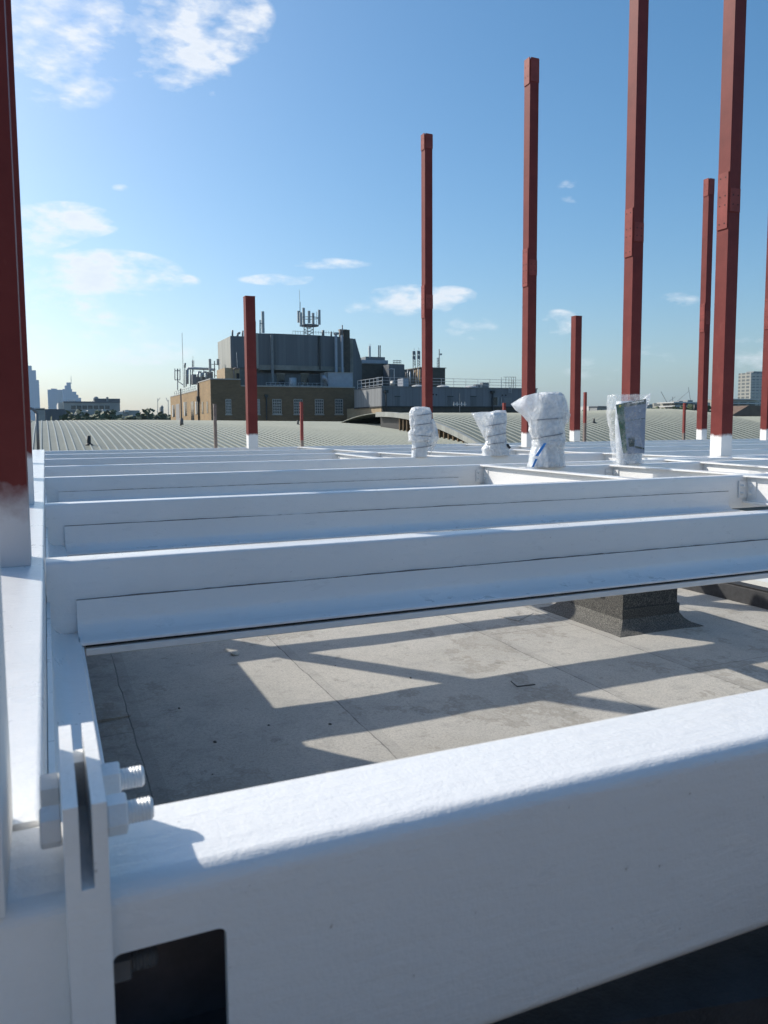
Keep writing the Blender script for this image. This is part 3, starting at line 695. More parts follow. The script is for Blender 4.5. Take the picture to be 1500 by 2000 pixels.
def scrap(pts, label, h=.012):
    P = [atZ(x, y, RZ) for x, y in pts]; m = MB()
    def zz(p): return RZ+.02*noise.noise((p.x*.7, p.y*.7, 3))+.007*noise.noise((p.x*2.3, p.y*2.3, 9))
    lo = [(p.x, p.y, zz(p)+.001) for p in P]; hi = [(p.x, p.y, zz(p)+h*(1+(i % 2))) for i, p in enumerate(P)]
    A = [m.bm.verts.new(p) for p in lo]; Bv = [m.bm.verts.new(p) for p in hi]
    m.bm.faces.new(list(reversed(A))); m.bm.faces.new(Bv)
    for i in range(len(P)): m.bm.faces.new((A[i], A[(i+1) % len(P)], Bv[(i+1) % len(P)], Bv[i]))
    o = m.build('felt_patch', M['felt'], None); tag(o, label, 'felt patch', 'loose felt patches on the roof')
scrap([(972, 1204), (1012, 1214), (1042, 1198), (1000, 1192)], 'lifting square felt patch left of the vent box', .006)
scrap([(180, 1378), (212, 1370), (255, 1400), (182, 1413)], 'curled felt patch in the shade by the left girder')
m = MB(); pts = [atZ(x, y, RZ) for x, y in [(998, 1336), (1010, 1346), (1030, 1344), (1045, 1342)]]
for p in pts: p.z = RZ+.025
m.path(pts, .006, 6); tag(m.build('wire_offcut', M['black']), 'short bent black wire offcut on the felt', 'wire')

# ------------------------------------------------------------------ vaulted roofs
def vault(fz, x0, x1, y0, y1, pitch, label, ny=90, seam=.045):
    t = thing('vaulted_roof', (x0, y0, -15), label, 'roof', 'grey green vaulted metal roofs')
    m = MB(); x = x0; sw = .05; V = []
    ys = [y0+(y1-y0)*j/ny for j in range(ny+1)]
    cols = []
    while x < x1:
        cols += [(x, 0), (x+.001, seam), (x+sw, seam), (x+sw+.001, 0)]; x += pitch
    for (cx_, up_) in cols: V.append([m.bm.verts.new((cx_, y, fz(cx_, y)+up_)) for y in ys])
    for i, (A, Bq) in enumerate(zip(V, V[1:])):
        for j in range(ny):
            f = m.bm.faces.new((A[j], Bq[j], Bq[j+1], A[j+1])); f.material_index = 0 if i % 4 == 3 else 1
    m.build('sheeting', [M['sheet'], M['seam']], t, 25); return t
def f1(x, y): return 1.02-.0125*max(0, x-8) - .00146*(y-67.8)**2
v1 = vault(f1, -1.2, 40, 21, 88, .335, 'long low vaulted metal roof with standing seams at left')
MB().box(-1.2, 40, 21.05, 87.9, -15, -2.6).build('wall', M['concrete'], v1)
def f2(x, y):
    o = 0
    if x > 33: o += .33*min(1, (x-33)/10)
    if x > 44: u = min(1, (x-44)/4.5); o -= .62*u*u*(3-2*u)
    return 1.3+o-.01036*(y-49)**2
X2 = 20.87
v2 = vault(f2, X2, 95, 29, 62, .47, 'steeper vaulted metal roof with pale verge at right', 90, .035)
m = MB(); N = 40
ysv = [31.5+(49.4-31.5)*j/N for j in range(N+1)]
for ya, yb in zip(ysv, ysv[1:]):
    za, zb = f2(X2, ya)+.085, f2(X2, yb)+.085
    m.hexa([(X2-.12, ya, za-.32), (X2+.1, ya, za-.32), (X2+.1, yb, zb-.32), (X2-.12, yb, zb-.32), (X2-.12, ya, za), (X2+.1, ya, za), (X2+.1, yb, zb), (X2-.12, yb, zb)])
m.build('verge', M['clad_pale'], v2)
m = MB()
for ya, yb in zip(ysv, ysv[1:]):
    za, zb = f2(X2, ya)-.24, f2(X2, yb)-.24
    m.hexa([(X2+.25, ya, -3.5), (X2+.4, ya, -3.5), (X2+.4, yb, -3.5), (X2+.25, yb, -3.5), (X2+.25, ya, za), (X2+.4, ya, za), (X2+.4, yb, zb), (X2+.25, yb, zb)])
m.build('gable_wall', M['black'], v2)
m = MB()
for y in [33+.55*i for i in range(24)]: m.box(X2-.02, X2+.24, y, y+.12, f2(X2, y)-1.3, f2(X2, y)-.26)
m.build('soffit_bracket', M['brickdark'], v2)
MB().box(X2+.5, 95, 30, 61, -15, -3.0).build('wall', M['concrete'], v2)
def pipe_on(v, fz, px_, py_, Y, h, r, mat='black'):
    p = atY(px_, py_, Y); z = fz(p.x, Y); m = MB().tube((p.x, Y, z-.1), (p.x, Y, z+h), r, 10); m.tube((p.x, Y, z-.02), (p.x, Y, z+.08), r*2.4, 10, r*1.2); m.build('vent_pipe', M[mat], v)
pipe_on(v1, f1, 174, 870, 37.5, .42, .085); pipe_on(v1, f1, 582, 830, 52, .32, .07); pipe_on(v1, f1, 759, 829, 52, .36, .08); pipe_on(v1, f1, 686, 822, 62, .22, .08)
pipe_on(v2, f2, 1160, 826, 40.5, .28, .06); pipe_on(v2, f2, 1357, 822, 45, .5, .12)
p = atY(355, 832, 50); m = MB().tube((p.x, 50, f1(p.x, 50)), (p.x, 50, atY(353, 759, 50).z), .045, 6); m.tube((p.x, 50, f1(p.x, 50)), (p.x, 50, f1(p.x, 50)+.45), .11, 8); m.build('mast', M['rust'], v1)
p = atY(898, 806, 47); b_ = Vector((p.x, 47, f2(p.x, 47)))
ar = thing('small_aerial', tuple(b_), 'little cross shaped aerial on the ridge of the right hand vault', 'aerial')
m = MB().tube(b_, b_+Vector((0, 0, 1.35)), .025, 6); m.build('pole', M['dgalv'], ar)
m = MB().tube(b_+Vector((-.5, 0, .62)), b_+Vector((.5, 0, .62)), .03, 6)
for d in (-.45, -.2, .15, .4): m.tube(b_+Vector((d, 0, .5)), b_+Vector((d, 0, .78)), .02, 5)
m.build('boom', M['galv'], ar)

# ------------------------------------------------------------------ brick building with plant tower
def fbox(mb, x0, x1, yt, yb, Y, dep, z0=None):
    """box whose front face is on plane Y and spans those photo columns"""
    a = atY(x0, (yt+yb)/2, Y); b = atY(x1, (yt+yb)/2, Y); zt = atY((x0+x1)/2, yt, Y).z; zb = atY((x0+x1)/2, yb, Y).z if z0 is None else z0
    mb.box(a.x, b.x, Y, Y+dep, zb, zt); return mb
bx = atY(412, 780, 105).x; br_ = atY(693, 790, 105).x; bz = atY(412, 741, 105).z; bz2 = atY(560, 756, 105).z
yl = atX(333, 790, bx).y; ymid = atX(388, 760, bx).y
bb = thing('brick_building', (bx, 105, -15), 'yellow brown brick building with barred white windows below the dark tower', 'building')
xm = atY(470, 750, 105).x
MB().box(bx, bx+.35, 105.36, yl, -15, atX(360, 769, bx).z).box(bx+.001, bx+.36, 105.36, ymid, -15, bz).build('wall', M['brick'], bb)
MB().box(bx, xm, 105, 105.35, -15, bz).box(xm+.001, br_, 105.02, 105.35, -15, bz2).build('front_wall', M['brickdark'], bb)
MB().box(bx+.37, br_, 105.36, yl, -15, bz2-.5).build('roof', M['concrete'], bb)
MB().box(bx-.06, bx+.42, 104.9, ymid, bz+.003, bz+.14).box(bx+.43, xm+.06, 104.9, 105.45, bz+.003, bz+.14).box(xm+.07, br_+.05, 104.9, 105.5, bz2+.003, bz2+.16).box(bx-.06, bx+.42, ymid+.01, yl, atX(360, 769, bx).z+.003, atX(360, 769, bx).z+.14).build('coping', M['coping'], bb)
def grid_window(x0, x1, yt, yb, Y, parent, nx=4, nz=5):
    a = atY(x0, (yt+yb)/2, Y); b = atY(x1, (yt+yb)/2, Y); zt = atY(x0, yt, Y).z; zb = atY(x0, yb, Y).z
    m = MB().box(a.x, b.x, Y-.03, Y-.005, zb, zt); w = m.build('window', M['glass'], parent)
    m = MB(); th = .035
    for i in range(nx+1): x = a.x+(b.x-a.x)*i/nx; m.box(x-th, x+th, Y-.07, Y-.032, zb, zt)
    for i in range(nz+1): z = zb+(zt-zb)*i/nz; m.box(a.x, b.x, Y-.075, Y-.0705, z-th, z+th)
    m.build('frame', M['winframe'], w)
    MB().box(a.x-.12, b.x+.12, Y-.14, Y-.004, zb-.2, zb-.06).build('sill', M['coping'], w)
for x0, x1 in ((441, 451), (500, 507), (532.5, 549), (574, 590), (615.5, 631), (654.5, 669)): grid_window(x0, x1, 780, 808, 105, bb)
def side_open(pa, pb, yt, yb, mat, frame, parent, name):
    a = atX(pa, (yt+yb)/2, bx); b = atX(pb, (yt+yb)/2, bx); zt = atX((pa+pb)/2, yt, bx).z; zb = atX((pa+pb)/2, yb, bx).z
    w = MB().box(bx-.04, bx-.004, a.y, b.y, zb, zt).build(name, M[mat], parent)
    if frame:
        MB().box(bx-.09, bx-.045, a.y, a.y+(b.y-a.y)*.4, zb, zt).build('frame', M['winframe'], w)
for pa, pb, yt, yb, mt, fr, nm in ((337, 341.5, 791, 814, 'glass', 1, 'window'), (344, 351, 789, 822, 'doorgrey', 0, 'door'), (360, 365, 785, 812, 'glass', 1, 'window'), (373.5, 379, 784, 822, 'glass', 0, 'door'), (382.5, 388, 784, 809, 'glass', 1, 'window'), (394.5, 397.5, 785, 808, 'glass', 0, 'window'), (403.5, 406.5, 784, 807, 'glass', 0, 'window')): side_open(pa, pb, yt, yb, mt, fr, bb, nm)
for pxx, y0_, y1_ in ((388.5, 748, 822),): 
    a = atX(pxx, y0_, bx); b = atX(pxx, y1_, bx); MB().tube((bx-.15, a.y, a.z), (bx-.15, a.y, b.z), .13, 8).box(bx-.4, bx-.02, a.y-.3, a.y+.3, a.z-2.6, a.z-1.9).build('downpipe', M['black'], bb)
for pxx in (519.5,):
    a = atY(pxx, 772, 105); MB().tube((a.x, 104.85, a.z), (a.x, 104.85, a.z-4.5), .09, 8).box(a.x-.22, a.x+.22, 104.7, 104.99, a.z-.3, a.z+.1).build('downpipe', M['black'], bb)

tw = thing('plant_tower', tuple(atY(580, 780, 112)), 'dark ribbed metal clad plant tower rising over the brick building', 'tower')
def pane(mb, pts): mb.face(pts); return mb
YT = 110.0
def P3(x, y, Y): return atY(x, y, Y)
# left wing: pale left flank + dark front
m = MB(); a = P3(450, 656, YT); ya = atX(425, 664, a.x).y; zt = a.z; zb = P3(450, 739, YT).z; xw = P3(500.5, 690, YT).x
m.box(a.x, a.x+.3, YT+.31, ya, zb-3, zt-.02); m.build('left_flank', M['clad_pale'], tw)
MB().box(a.x, xw+1, YT, YT+.3, P3(450, 718, YT).z, zt).build('left_front', M['clad_dark'], tw)
MB().box(a.x+.31, xw+1, YT+.31, ya, zb-4, zt-.4).build('wing_core', M['concrete'], tw)
Y2 = 108.6
x0 = P3(505, 690, Y2).x; x1 = P3(672, 690, Y2).x; z1 = P3(540, 652.5, Y2).z; zr = P3(660, 659.5, Y2).z; zm = P3(590, 715, Y2).z
xs = [x0, P3(536, 690, Y2).x, P3(625, 690, Y2).x, x1]; ysg = [Y2, Y2-.6, Y2-.6, Y2+.2]; zs = [z1, z1, z1+.02, z1]
for i in range(3):
    m = MB(); a = (xs[i], ysg[i]); b = (xs[i+1], ysg[i+1]); dz = (zr-z1)
    m.hexa([(a[0], a[1], zm), (b[0]-.01, b[1], zm), (b[0]-.01, b[1]+2, zm), (a[0], a[1]+2, zm), (a[0], a[1], z1), (b[0]-.01, b[1], z1), (b[0]-.01, b[1]+2, z1), (a[0], a[1]+2, z1)])
    m.build('cladding_panel', M['clad_dark'], tw)
MB().box(x0-.35, x0-.002, Y2, Y2+3, zm-.5, z1+.02).build('corner_strip', M['clad_pale'], tw)
for i in range(3):
    m = MB(); a = (xs[i], ysg[i]-.25); b = (xs[i+1], ysg[i+1]-.25); zc = P3(590, 724.5, Y2).z
    m.hexa([(a[0], a[1], zc), (b[0], b[1], zc), (b[0], b[1]+1, zc), (a[0], a[1]+1, zc), (a[0], a[1], zm-.01), (b[0], b[1], zm-.01), (b[0], b[1]+1, zm-.01), (a[0], a[1]+1, zm-.01)]); m.build('concrete_band', M['concrete'], tw)
MB().box(x0-.2, x1+.5, Y2+.6, Y2+14, bz2-2, zm-1.05).build('lower_wall', M['clad_dark'], tw)
MB().box(x0, x1-.05, Y2+2.01, Y2+13, zm-.5, z1-.3).build('core', M['clad_dark'], tw)
for wx in (541, 588):
    fbox(MB(), wx, wx+15, 731, 750, Y2+.55, .04).build('window', M['glass'], tw); w_ = children(tw)[-1]
    fbox(MB(), wx-1, wx+16, 728.5, 731, Y2+.5, .08).build('window_head', M['coping'], tw)
for dx, wdt, yb_ in ((530, 4.5, 748), (655, 4, 728), (667, 3.5, 728)): fbox(MB(), dx, dx+wdt, 654, yb_, Y2-1.1, .35).build('flue_duct', M['paleplant' if dx > 600 else 'dgalv'], tw)
fbox(MB(), 623, 626, 656, 722, Y2-.9, .25).build('downpipe', M['black'], tw)
fbox(MB(), 671, 683.5, 644, 730, Y2+.6, 1.6, bz2-1).build('chimney', M['brickblack'], tw)
fbox(MB(), 683.6, 690, 661, 730, Y2+1.0, 3, bz2-1).build('stair_wall', M['concrete'], tw)
m = MB(); a = P3(688, 662, Y2+1.2); b = P3(694, 661.5, Y2+1.2); c = P3(706.5, 706, Y2+1.2); Yq = Y2+1.2
m.prism([(a.x, bz2-1), (a.x, a.z), (b.x, b.z), (c.x, c.z), (c.x, bz2-1)], 'y', Yq, Yq+3.5); m.build('sloping_flank', M['clad_dark'], tw)
m = MB(); a = P3(683.5, 644, Y2); m.box(a.x-1.3, a.x-.1, Y2+.9, Y2+1.6, a.z+.01, a.z+.14); m.build('chimney_cap', M['coping'], tw)
# parapet rails and roof clutter on the tower
m = MB()
for xx in range(572, 655, 5): a = P3(xx, 653, Y2); m.tube(a, a+Vector((0, 0, .5)), .025, 4)
m.tube(P3(572, 646.5, Y2), P3(668, 651, Y2), .025, 4); m.build('roof_rail', M['dgalv'], tw)
for (xx, y0_, y1_, r_) in ((454, 645, 657, .13), (474, 646, 658, .13), (631, 645, 657, .2), (647, 648, 657, .13), (498, 628, 652, .14)): 
    MB().tube(P3(xx, y1_, YT+2), P3(xx, y0_, YT+2), r_, 8).build('roof_pipe', M['dgalv'], tw)
m = MB(); m.path([P3(464, 657, YT+1), P3(464, 653, YT+1), P3(466.5, 650, YT+1), P3(469, 651, YT+1)], .16, 8); m.build('roof_cowl', M['dgalv'], tw)
fbox(MB(), 655, 662, 649, 653, Y2, .8).build('roof_box', M['antenna'], tw); fbox(MB(), 664, 669, 643, 657, Y2+.2, .5).build('roof_box', M['rust'], tw); MB().tube(P3(668.5, 657, Y2), P3(668.5, 635, Y2), .09, 8).build('roof_pipe', M['dgalv'], tw)
# sandy annex at the tower foot
an = thing('rooftop_annex', tuple(P3(445, 740, 107.5)), 'small cream annex between the tower and the front roof', 'annex')
a = P3(452, 722, 107.5); b = P3(468, 722, 107.5)
MB().box(a.x-.9, b.x, 107.5, 113, bz-1.2, P3(452, 718.5, 107.5).z).build('wall', M['brickpale'], an)
fbox(MB(), 462, 467.5, 729, 740, 107.45, .03).build('doorway', M['hole'], an)
MB().path([P3(458, 739, 107.3), P3(456, 722, 107.3), P3(459, 719, 107.3), P3(466, 720, 107.3)], .11, 6).build('pipe', M['rust'], an)
MB().tube(P3(464, 722, 107.3), P3(462, 688, 107.3), .03, 5).build('whip', M['galv'], an)
# antennas
def panel_ant(mb, x, yt, yb, Y, w=.28): fbox(mb, x-w*6, x+w*6, yt, yb, Y, .25)
am = thing('antenna_mast', tuple(P3(605, 655, 111)), 'lattice mast crowned by a ring of grey panel antennas on the tower', 'antenna')
m = MB(); YA = 111
for xx in (594, 601, 612): m.tube(P3(xx, 657, YA), P3(xx, 632, YA), .07, 5)
for i in range(4):
    ya_, yb_ = 656-i*6, 650-i*6; m.tube(P3(594, ya_, YA), P3(612, yb_, YA), .04, 4); m.tube(P3(612, ya_, YA), P3(594, yb_, YA), .04, 4)
m.build('lattice', M['dgalv'], am)
m = MB(); ring = [P3(604, 636, YA)+Vector((1.35*math.cos(a), 1.35*math.sin(a), 0)) for a in [i*math.pi/6 for i in range(13)]]
m.path(ring, .1, 5); 
for q in ring[::2]: m.tube(P3(604, 636, YA), q, .07, 4)
m.path([q+Vector((0, 0, 1.1)) for q in ring], .05, 4); m.build('ring_frame', M['dgalv'], am)
for xx, yt, yb, Yo in ((583.5, 607, 630, 0), (588, 610, 636, -1), (593.5, 601, 632, .8), (604, 607, 631, -1.3), (612, 611, 636, .7), (624, 605, 634, 0)):
    m = MB(); fbox(m, xx-2.2, xx+2.2, yt, yb, YA+Yo, .22); o = m.build('panel', M['antenna'], am)
MB().tube(P3(586, 638, YA), P3(586, 590, YA), .06, 6).tube(P3(585.5, 590, YA), P3(584.5, 566, YA), .025, 5).tube(P3(618.5, 636, YA), P3(618.5, 609, YA), .035, 5).build('whip', M['dgalv'], am)
am = thing('antenna_pair', tuple(P3(512, 652, 110)), 'pair of upright panel antennas left on the tower roof', 'antenna')
fbox(MB(), 511.5, 516.5, 608, 650, 110, .3).build('panel', M['antenna'], am); MB().tube(P3(507.5, 651, 110), P3(507.5, 625, 110), .07, 6).tube(P3(509.5, 651, 110), P3(509.5, 625, 110), .05, 6).tube(P3(507, 632, 110), P3(514, 632, 110), .05, 5).build('pole', M['dgalv'], am)
# clutter on the brick building's left roof
am = thing('dipole_antenna', tuple(P3(347, 760, 125)), 'forked dipole antenna on the far left brick corner', 'antenna')
m = MB(); 
for xx in (341.5, 346.5, 351.5): m.tube(P3(xx, 742, 125), P3(xx, 720, 125), .07, 5)
for yy in (724, 742): m.tube(P3(341.5, yy, 125), P3(352, yy, 125), .06, 5)
m.tube(P3(347, 762, 125), P3(347, 720, 125), .08, 5); m.tube(P3(348, 745, 125), P3(358, 752, 125), .06, 5); m.build('dipoles', M['dgalv'], am)
am = thing('whip_antenna', tuple(P3(357, 757, 122)), 'very thin whip aerial at the left of the brick roof', 'antenna'); MB().tube(P3(358.5, 757, 122), P3(355.5, 650, 122), .035, 5).build('whip', M['dgalv'], am)
am = thing('pole_antenna', tuple(P3(361, 757, 122)), 'stout pole aerial beside the thin whip', 'antenna'); MB().tube(P3(361, 757, 122), P3(361, 718, 122), .07, 6).tube(P3(361, 718, 122), P3(361.5, 709, 122), .14, 8).build('pole', M['dgalv'], am)
am = thing('twin_aerial', tuple(P3(377, 752, 120)), 'twin rod aerial among the roof ducts', 'antenna'); MB().tube(P3(376, 752, 120), P3(376, 704, 120), .08, 6).tube(P3(378.5, 726, 120), P3(378.5, 704, 120), .05, 5).tube(P3(376.5, 704, 120), P3(377, 696, 120), .025, 5).build('pole', M['dgalv'], am)
dt = thing('roof_duct', tuple(P3(380, 745, 120)), 'bent grey ductwork on legs over the left brick roof', 'duct')
MB().path([P3(366, 750, 120), P3(366, 722, 120), P3(369, 719, 120), P3(412, 721, 120), P3(420, 723, 120)], .2, 8).build('duct', M['galv'], dt)
for xx in (364, 372, 398): MB().tube(P3(xx, 755, 119.8), P3(xx, 722, 119.8), .07, 6).build('leg', M['dgalv'], dt)
hv = thing('chiller_unit', tuple(P3(385, 748, 118)), 'low dark chiller unit with looped pipes on the left brick roof', 'chiller')
fbox(MB(), 376, 384, 731, 750, 118, 2).build('casing', M['dgalv'], hv); fbox(MB(), 384.2, 402, 736, 750, 118.2, 2).build('casing', M['dgalv'], hv)
for xx in (390, 400): MB().path([P3(xx-3, 736, 117.8), P3(xx-3, 728, 117.8), P3(xx-1, 726, 117.8), P3(xx+1, 726, 117.8), P3(xx+3, 728, 117.8), P3(xx+3, 742, 117.8)], .16, 8).build('looped_pipe', M['galv'], hv)
fbox(MB(), 405, 416, 726, 741, 117, 1.5).build('casing', M['dgalv'], hv)
am = thing('panel_antenna', tuple(P3(410, 738, 116)), 'tall pale panel antenna beside the tower flank', 'antenna'); fbox(MB(), 408.3, 412.8, 701, 728, 116, .3).build('panel', M['antenna'], am); MB().tube(P3(410.5, 740, 116.4), P3(410.5, 702, 116.4), .07, 6).build('pole', M['dgalv'], am)
am = thing('cross_antenna', tuple(P3(423, 738, 115)), 'antenna frame with oval panel against the tower flank', 'antenna')
MB().tube(P3(419, 738, 115), P3(419, 705, 115), .08, 6).tube(P3(427.5, 738, 115), P3(427.5, 705, 115), .06, 6).tube(P3(413, 711.5, 115), P3(428, 711.5, 115), .05, 5).tube(P3(419, 734, 115), P3(428, 734, 115), .06, 5).tube(P3(426, 727, 115), P3(433, 727, 115), .04, 5).build('frame', M['dgalv'], am)
fbox(MB(), 423.5, 428.5, 701, 713, 114.8, .2).build('panel', M['antenna'], am)
m = MB()
for xx in range(341, 384, 4): a = atX(xx, 765, bx+.6); a = Vector((bx+.6, a.y, atX(360, 769, bx).z)); m.tube(a, a+Vector((0, 0, .9)), .03, 4)
ym0 = atX(341, 765, bx+.6).y; ym1 = atX(383, 765, bx+.6).y; zz_ = atX(360, 769, bx).z
for h_ in (.5, .9): m.tube((bx+.6, ym0, zz_+h_), (bx+.6, ym1, zz_+h_), .03, 4)
tag(m.build('roof_guardrail', M['dgalv']), 'grey guardrail along the left parapet of the brick building', 'railing')
# front roof: tank, white plant box, rail
tk = thing('water_tank', tuple(P3(572, 755, 105.8)), 'pale ribbed round tank on the brick roof before the tower', 'tank')
a = P3(572, 753, 106.4); m = MB().tube((a.x, a.y, bz2-.4), (a.x, a.y, P3(572, 738, 106.4).z), .52, 20)
for q in (.2, .5, .8): m.tube((a.x, a.y, bz2+q), (a.x, a.y, bz2+q+.06), .55, 20)
m.build('drum', M['galv'], tk)
ac = thing('air_handler', tuple(P3(660, 755, 105.6)), 'big blue grey air handling box with a curved intake', 'air unit')
fbox(MB(), 641, 689, 728, 755, 105.6, 2.2, bz2-.3).bevel(.04, 1).build('casing', M['paleplant'], ac)
fbox(MB(), 640, 690, 727, 728, 105.5, 2.5).build('lid', M['coping'], ac)
fbox(MB(), 633, 640.8, 728, 754, 105.9, 1.6, bz2-.3).build('side_casing', M['panel'], ac)
m = MB(); a = P3(631, 738, 105.7); rings = []
for i in range(7):
    q = i/6*math.pi/2; c = a+Vector((-.1+.7*math.sin(q), 0, -.5+.75*math.cos(q)-.2)); rings.append([c+Vector((0, .5*math.cos(w), .35*math.sin(w))) for w in [j*math.pi/5 for j in range(10)]])
m.loft(rings); m.build('intake', M['paleplant'], ac)
m = MB()
for xx in list(range(520, 632, 9)): a = P3(xx, 753, 105.5); m.tube((a.x, 105.5, bz2), (a.x, 105.5, bz2+.62), .03, 4)
for h_ in (.3, .62): m.tube((P3(520, 750, 105.5).x, 105.5, bz2+h_), (P3(632, 750, 105.5).x, 105.5, bz2+h_), .025, 4)
for xx in (537, 543, 549, 556, 590, 603): a = P3(xx, 751, 106); m.box(a.x-.12, a.x+.12, 106, 106.3, bz2-.1, bz2+.35)
tag(m.build('rooftop_rail', M['galv']), 'low pale rail with small boxes along the front brick parapet', 'railing')

# ------------------------------------------------------------------ dark brick block behind, turret, grey panel building
db = thing('dark_brick_block', tuple(P3(740, 760, 122)), 'dark brick plant block right of the tower', 'building')
fbox(MB(), 686, 788, 711, 770, 122, 14, -2).build('wall', M['brickblack'], db); fbox(MB(), 686, 789, 710, 711.4, 121.8, 1).build('coping', M['concrete'], db)
fbox(MB(), 760, 790, 712, 770, 119, 2.5, -2).build('annex_wall', M['clad_dark'], db)
for xx in (692.5, 695.5): MB().tube(P3(xx, 755, 118), P3(xx, 704, 118), .09, 6).build('flue', M['galv'], db)
rp = thing('rooftop_plant', tuple(P3(735, 710, 124)), 'pale grey plant housing with stub chimneys on the dark block', 'plant housing')
fbox(MB(), 706, 758, 703, 709.5, 124, 4).build('casing', M['paleplant'], rp); fbox(MB(), 714, 752, 697, 702.9, 124.3, 3).build('upper_casing', M['dgalv'], rp)
for xx, yt in ((722.5, 676),): fbox(MB(), xx-1.8, xx+1.8, yt, 698, 124.1, .3).build('chimney', M['galv'], rp); MB().tube(P3(721, 677, 124), P3(721, 672, 124), .04, 5).tube(P3(724, 677, 124), P3(724, 672, 124), .04, 5).build('rod', M['galv'], rp)
for xx in (739.5, 742.5): MB().tube(P3(xx, 698, 124), P3(xx, 674.5, 124), .1, 6).build('flue', M['dgalv'], rp)
m = MB()
for xx in range(768, 784, 3): m.tube(P3(xx, 711, 120), P3(xx, 703.5, 120), .04, 4)
m.tube(P3(768, 704, 120), P3(783, 704, 120), .04, 4); m.tube(P3(768, 708, 120), P3(783, 708, 120), .04, 4)
tag(m.build('ladder_cage', M['dgalv']), 'small ladder cage at the edge of the dark brick block', 'ladder')
tu = thing('brick_turret', tuple(P3(840, 755, 118)), 'squat brown brick turret bristling with masts', 'turret')
a = P3(822, 740, 118); b = P3(869.5, 740, 118)
MB().box(a.x+.001, b.x, 118, 118.4, -2, P3(846, 719, 118).z).box(a.x+.41, b.x, 118.41, 128, -2, P3(846, 719, 118).z-.3).build('wall', M['brickblack'], tu)  # front far darker than the side brick, its shade is in the colour
MB().box(a.x-.02, a.x+.4, 118.41, 123, -2, P3(822, 719, 118).z-.02).build('side_wall', M['brick'], tu)
MB().box(a.x-.2, b.x+.15, 117.85, 128, P3(846, 719, 118).z+.003, P3(846, 717.5, 118).z).build('coping', M['concrete'], tu)
fbox(MB(), 790, 821, 722, 760, 121, 4, -2).build('low_wall', M['concrete'], tu)
for i, (xx, yt, lab) in enumerate(((809, 684, 'lattice mast with dark panels left of the tall red column'), (818, 683, 'second lattice mast close beside the first on the turret'), (857, 682, 'slim mast with a small dish on the turret right'))):
    am = thing('turret_mast', tuple(P3(xx, 719, 120)), lab, 'antenna', 'masts on the brick turret'); m = MB()
    base_y = 716 if i < 2 else 718
    if i < 2:
        for d in (-2.2, 2.2): m.tube(P3(xx+d, base_y+6, 120), P3(xx+d, yt+4, 120), .06, 5)
        for j in range(6): ya_ = base_y-j*5; m.tube(P3(xx-2.2, ya_, 120), P3(xx+2.2, ya_-5, 120), .04, 4); m.tube(P3(xx-2.2, ya_-5, 120), P3(xx+2.2, ya_-5, 120), .04, 4)
        m.tube(P3(xx, yt, 120), P3(xx, yt-4, 120), .03, 4)
    else:
        m.tube(P3(xx+1, base_y, 120), P3(xx+1, yt, 120), .08, 5)
        for d in (-2.5, 0): m.tube(P3(xx+d-.5, base_y, 120), P3(xx+d-.5, 699, 120), .05, 4)
        for j in range(4): m.tube(P3(xx-3, 716-j*5, 120), P3(xx+1, 713-j*5, 120), .035, 4)
    m.build('lattice', M['dgalv'], am)
    if i < 2:
        for yy in (yt+2, yt+11): 
            q = MB(); fbox(q, xx-2.6, xx+2.2, yy, yy+7, 119.7, .2); q.build('panel', M['dgalv'], am)
    else: MB().tube(P3(861, 692, 119.8), P3(861.5, 692, 120.1), .18, 12).tube(P3(857, 693, 120), P3(861, 692, 120), .03, 4).build('dish', M['antenna'], am)
fs = thing('pipe_cluster', tuple(P3(800, 750, 117)), 'bundle of pale flues and pipes before the brick turret', 'pipes')
for xx, yt, yb, r_, mt in ((801, 726, 752, .12, 'galv'), (808, 722, 753, .08, 'dgalv'), (812, 722, 753, .09, 'rust'), (817, 720, 752, .1, 'winframe'), (793, 727, 740, .1, 'rust'), (796, 722, 745, .06, 'galv')):
    MB().tube(P3(xx, yb, 116), P3(xx, yt, 116), r_, 8).build('pipe', M[mt], fs)
fbox(MB(), 787, 798, 739, 756, 112, 2).build('cabinet', M['paleplant'], fs)

Y9 = 92.0
gp = thing('panel_building', tuple(P3(746, 800, Y9)), 'long grey panelled building with roof rails over pale brick', 'building')
xp = P3(746, 770, Y9).x; xr = P3(1048.5, 770, Y9).x; zt = P3(800, 756.5, Y9).z; zp = P3(800, 794, Y9).z; yfar = atX(692, 775, xp).y
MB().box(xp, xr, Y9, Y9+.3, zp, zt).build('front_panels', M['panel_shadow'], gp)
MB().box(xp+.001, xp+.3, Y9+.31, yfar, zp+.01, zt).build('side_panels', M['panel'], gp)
MB().box(xp+.3, xr-.3, Y9+.31, yfar, zp-1, zt-.3).build('roof', M['concrete'], gp)
yfar2 = atX(677, 800, xp).y
MB().box(xp+.1, xr-.1, Y9+.1, Y9+.35, -15, zp-.012).build('front_base', M['brickblack'], gp)  # dark brick paints the shaded front, the side base keeps the sunlit tone
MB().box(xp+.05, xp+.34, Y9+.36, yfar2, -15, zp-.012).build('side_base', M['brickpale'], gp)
MB().box(xp-.1, xr+.1, Y9-.1, Y9+.5, zt+.003, zt+.12).box(xp-.1, xp+.5, Y9+.51, yfar, zt+.003, zt+.12).build('coping', M['dgalv'], gp)
MB().box(xp-.06, xr, Y9-.08, Y9-.002, zp-.1, zp+.06).box(xp-.08, xp-.003, Y9-.08, yfar, zp-.1, zp+.06).build('drip_trim', M['black'], gp)
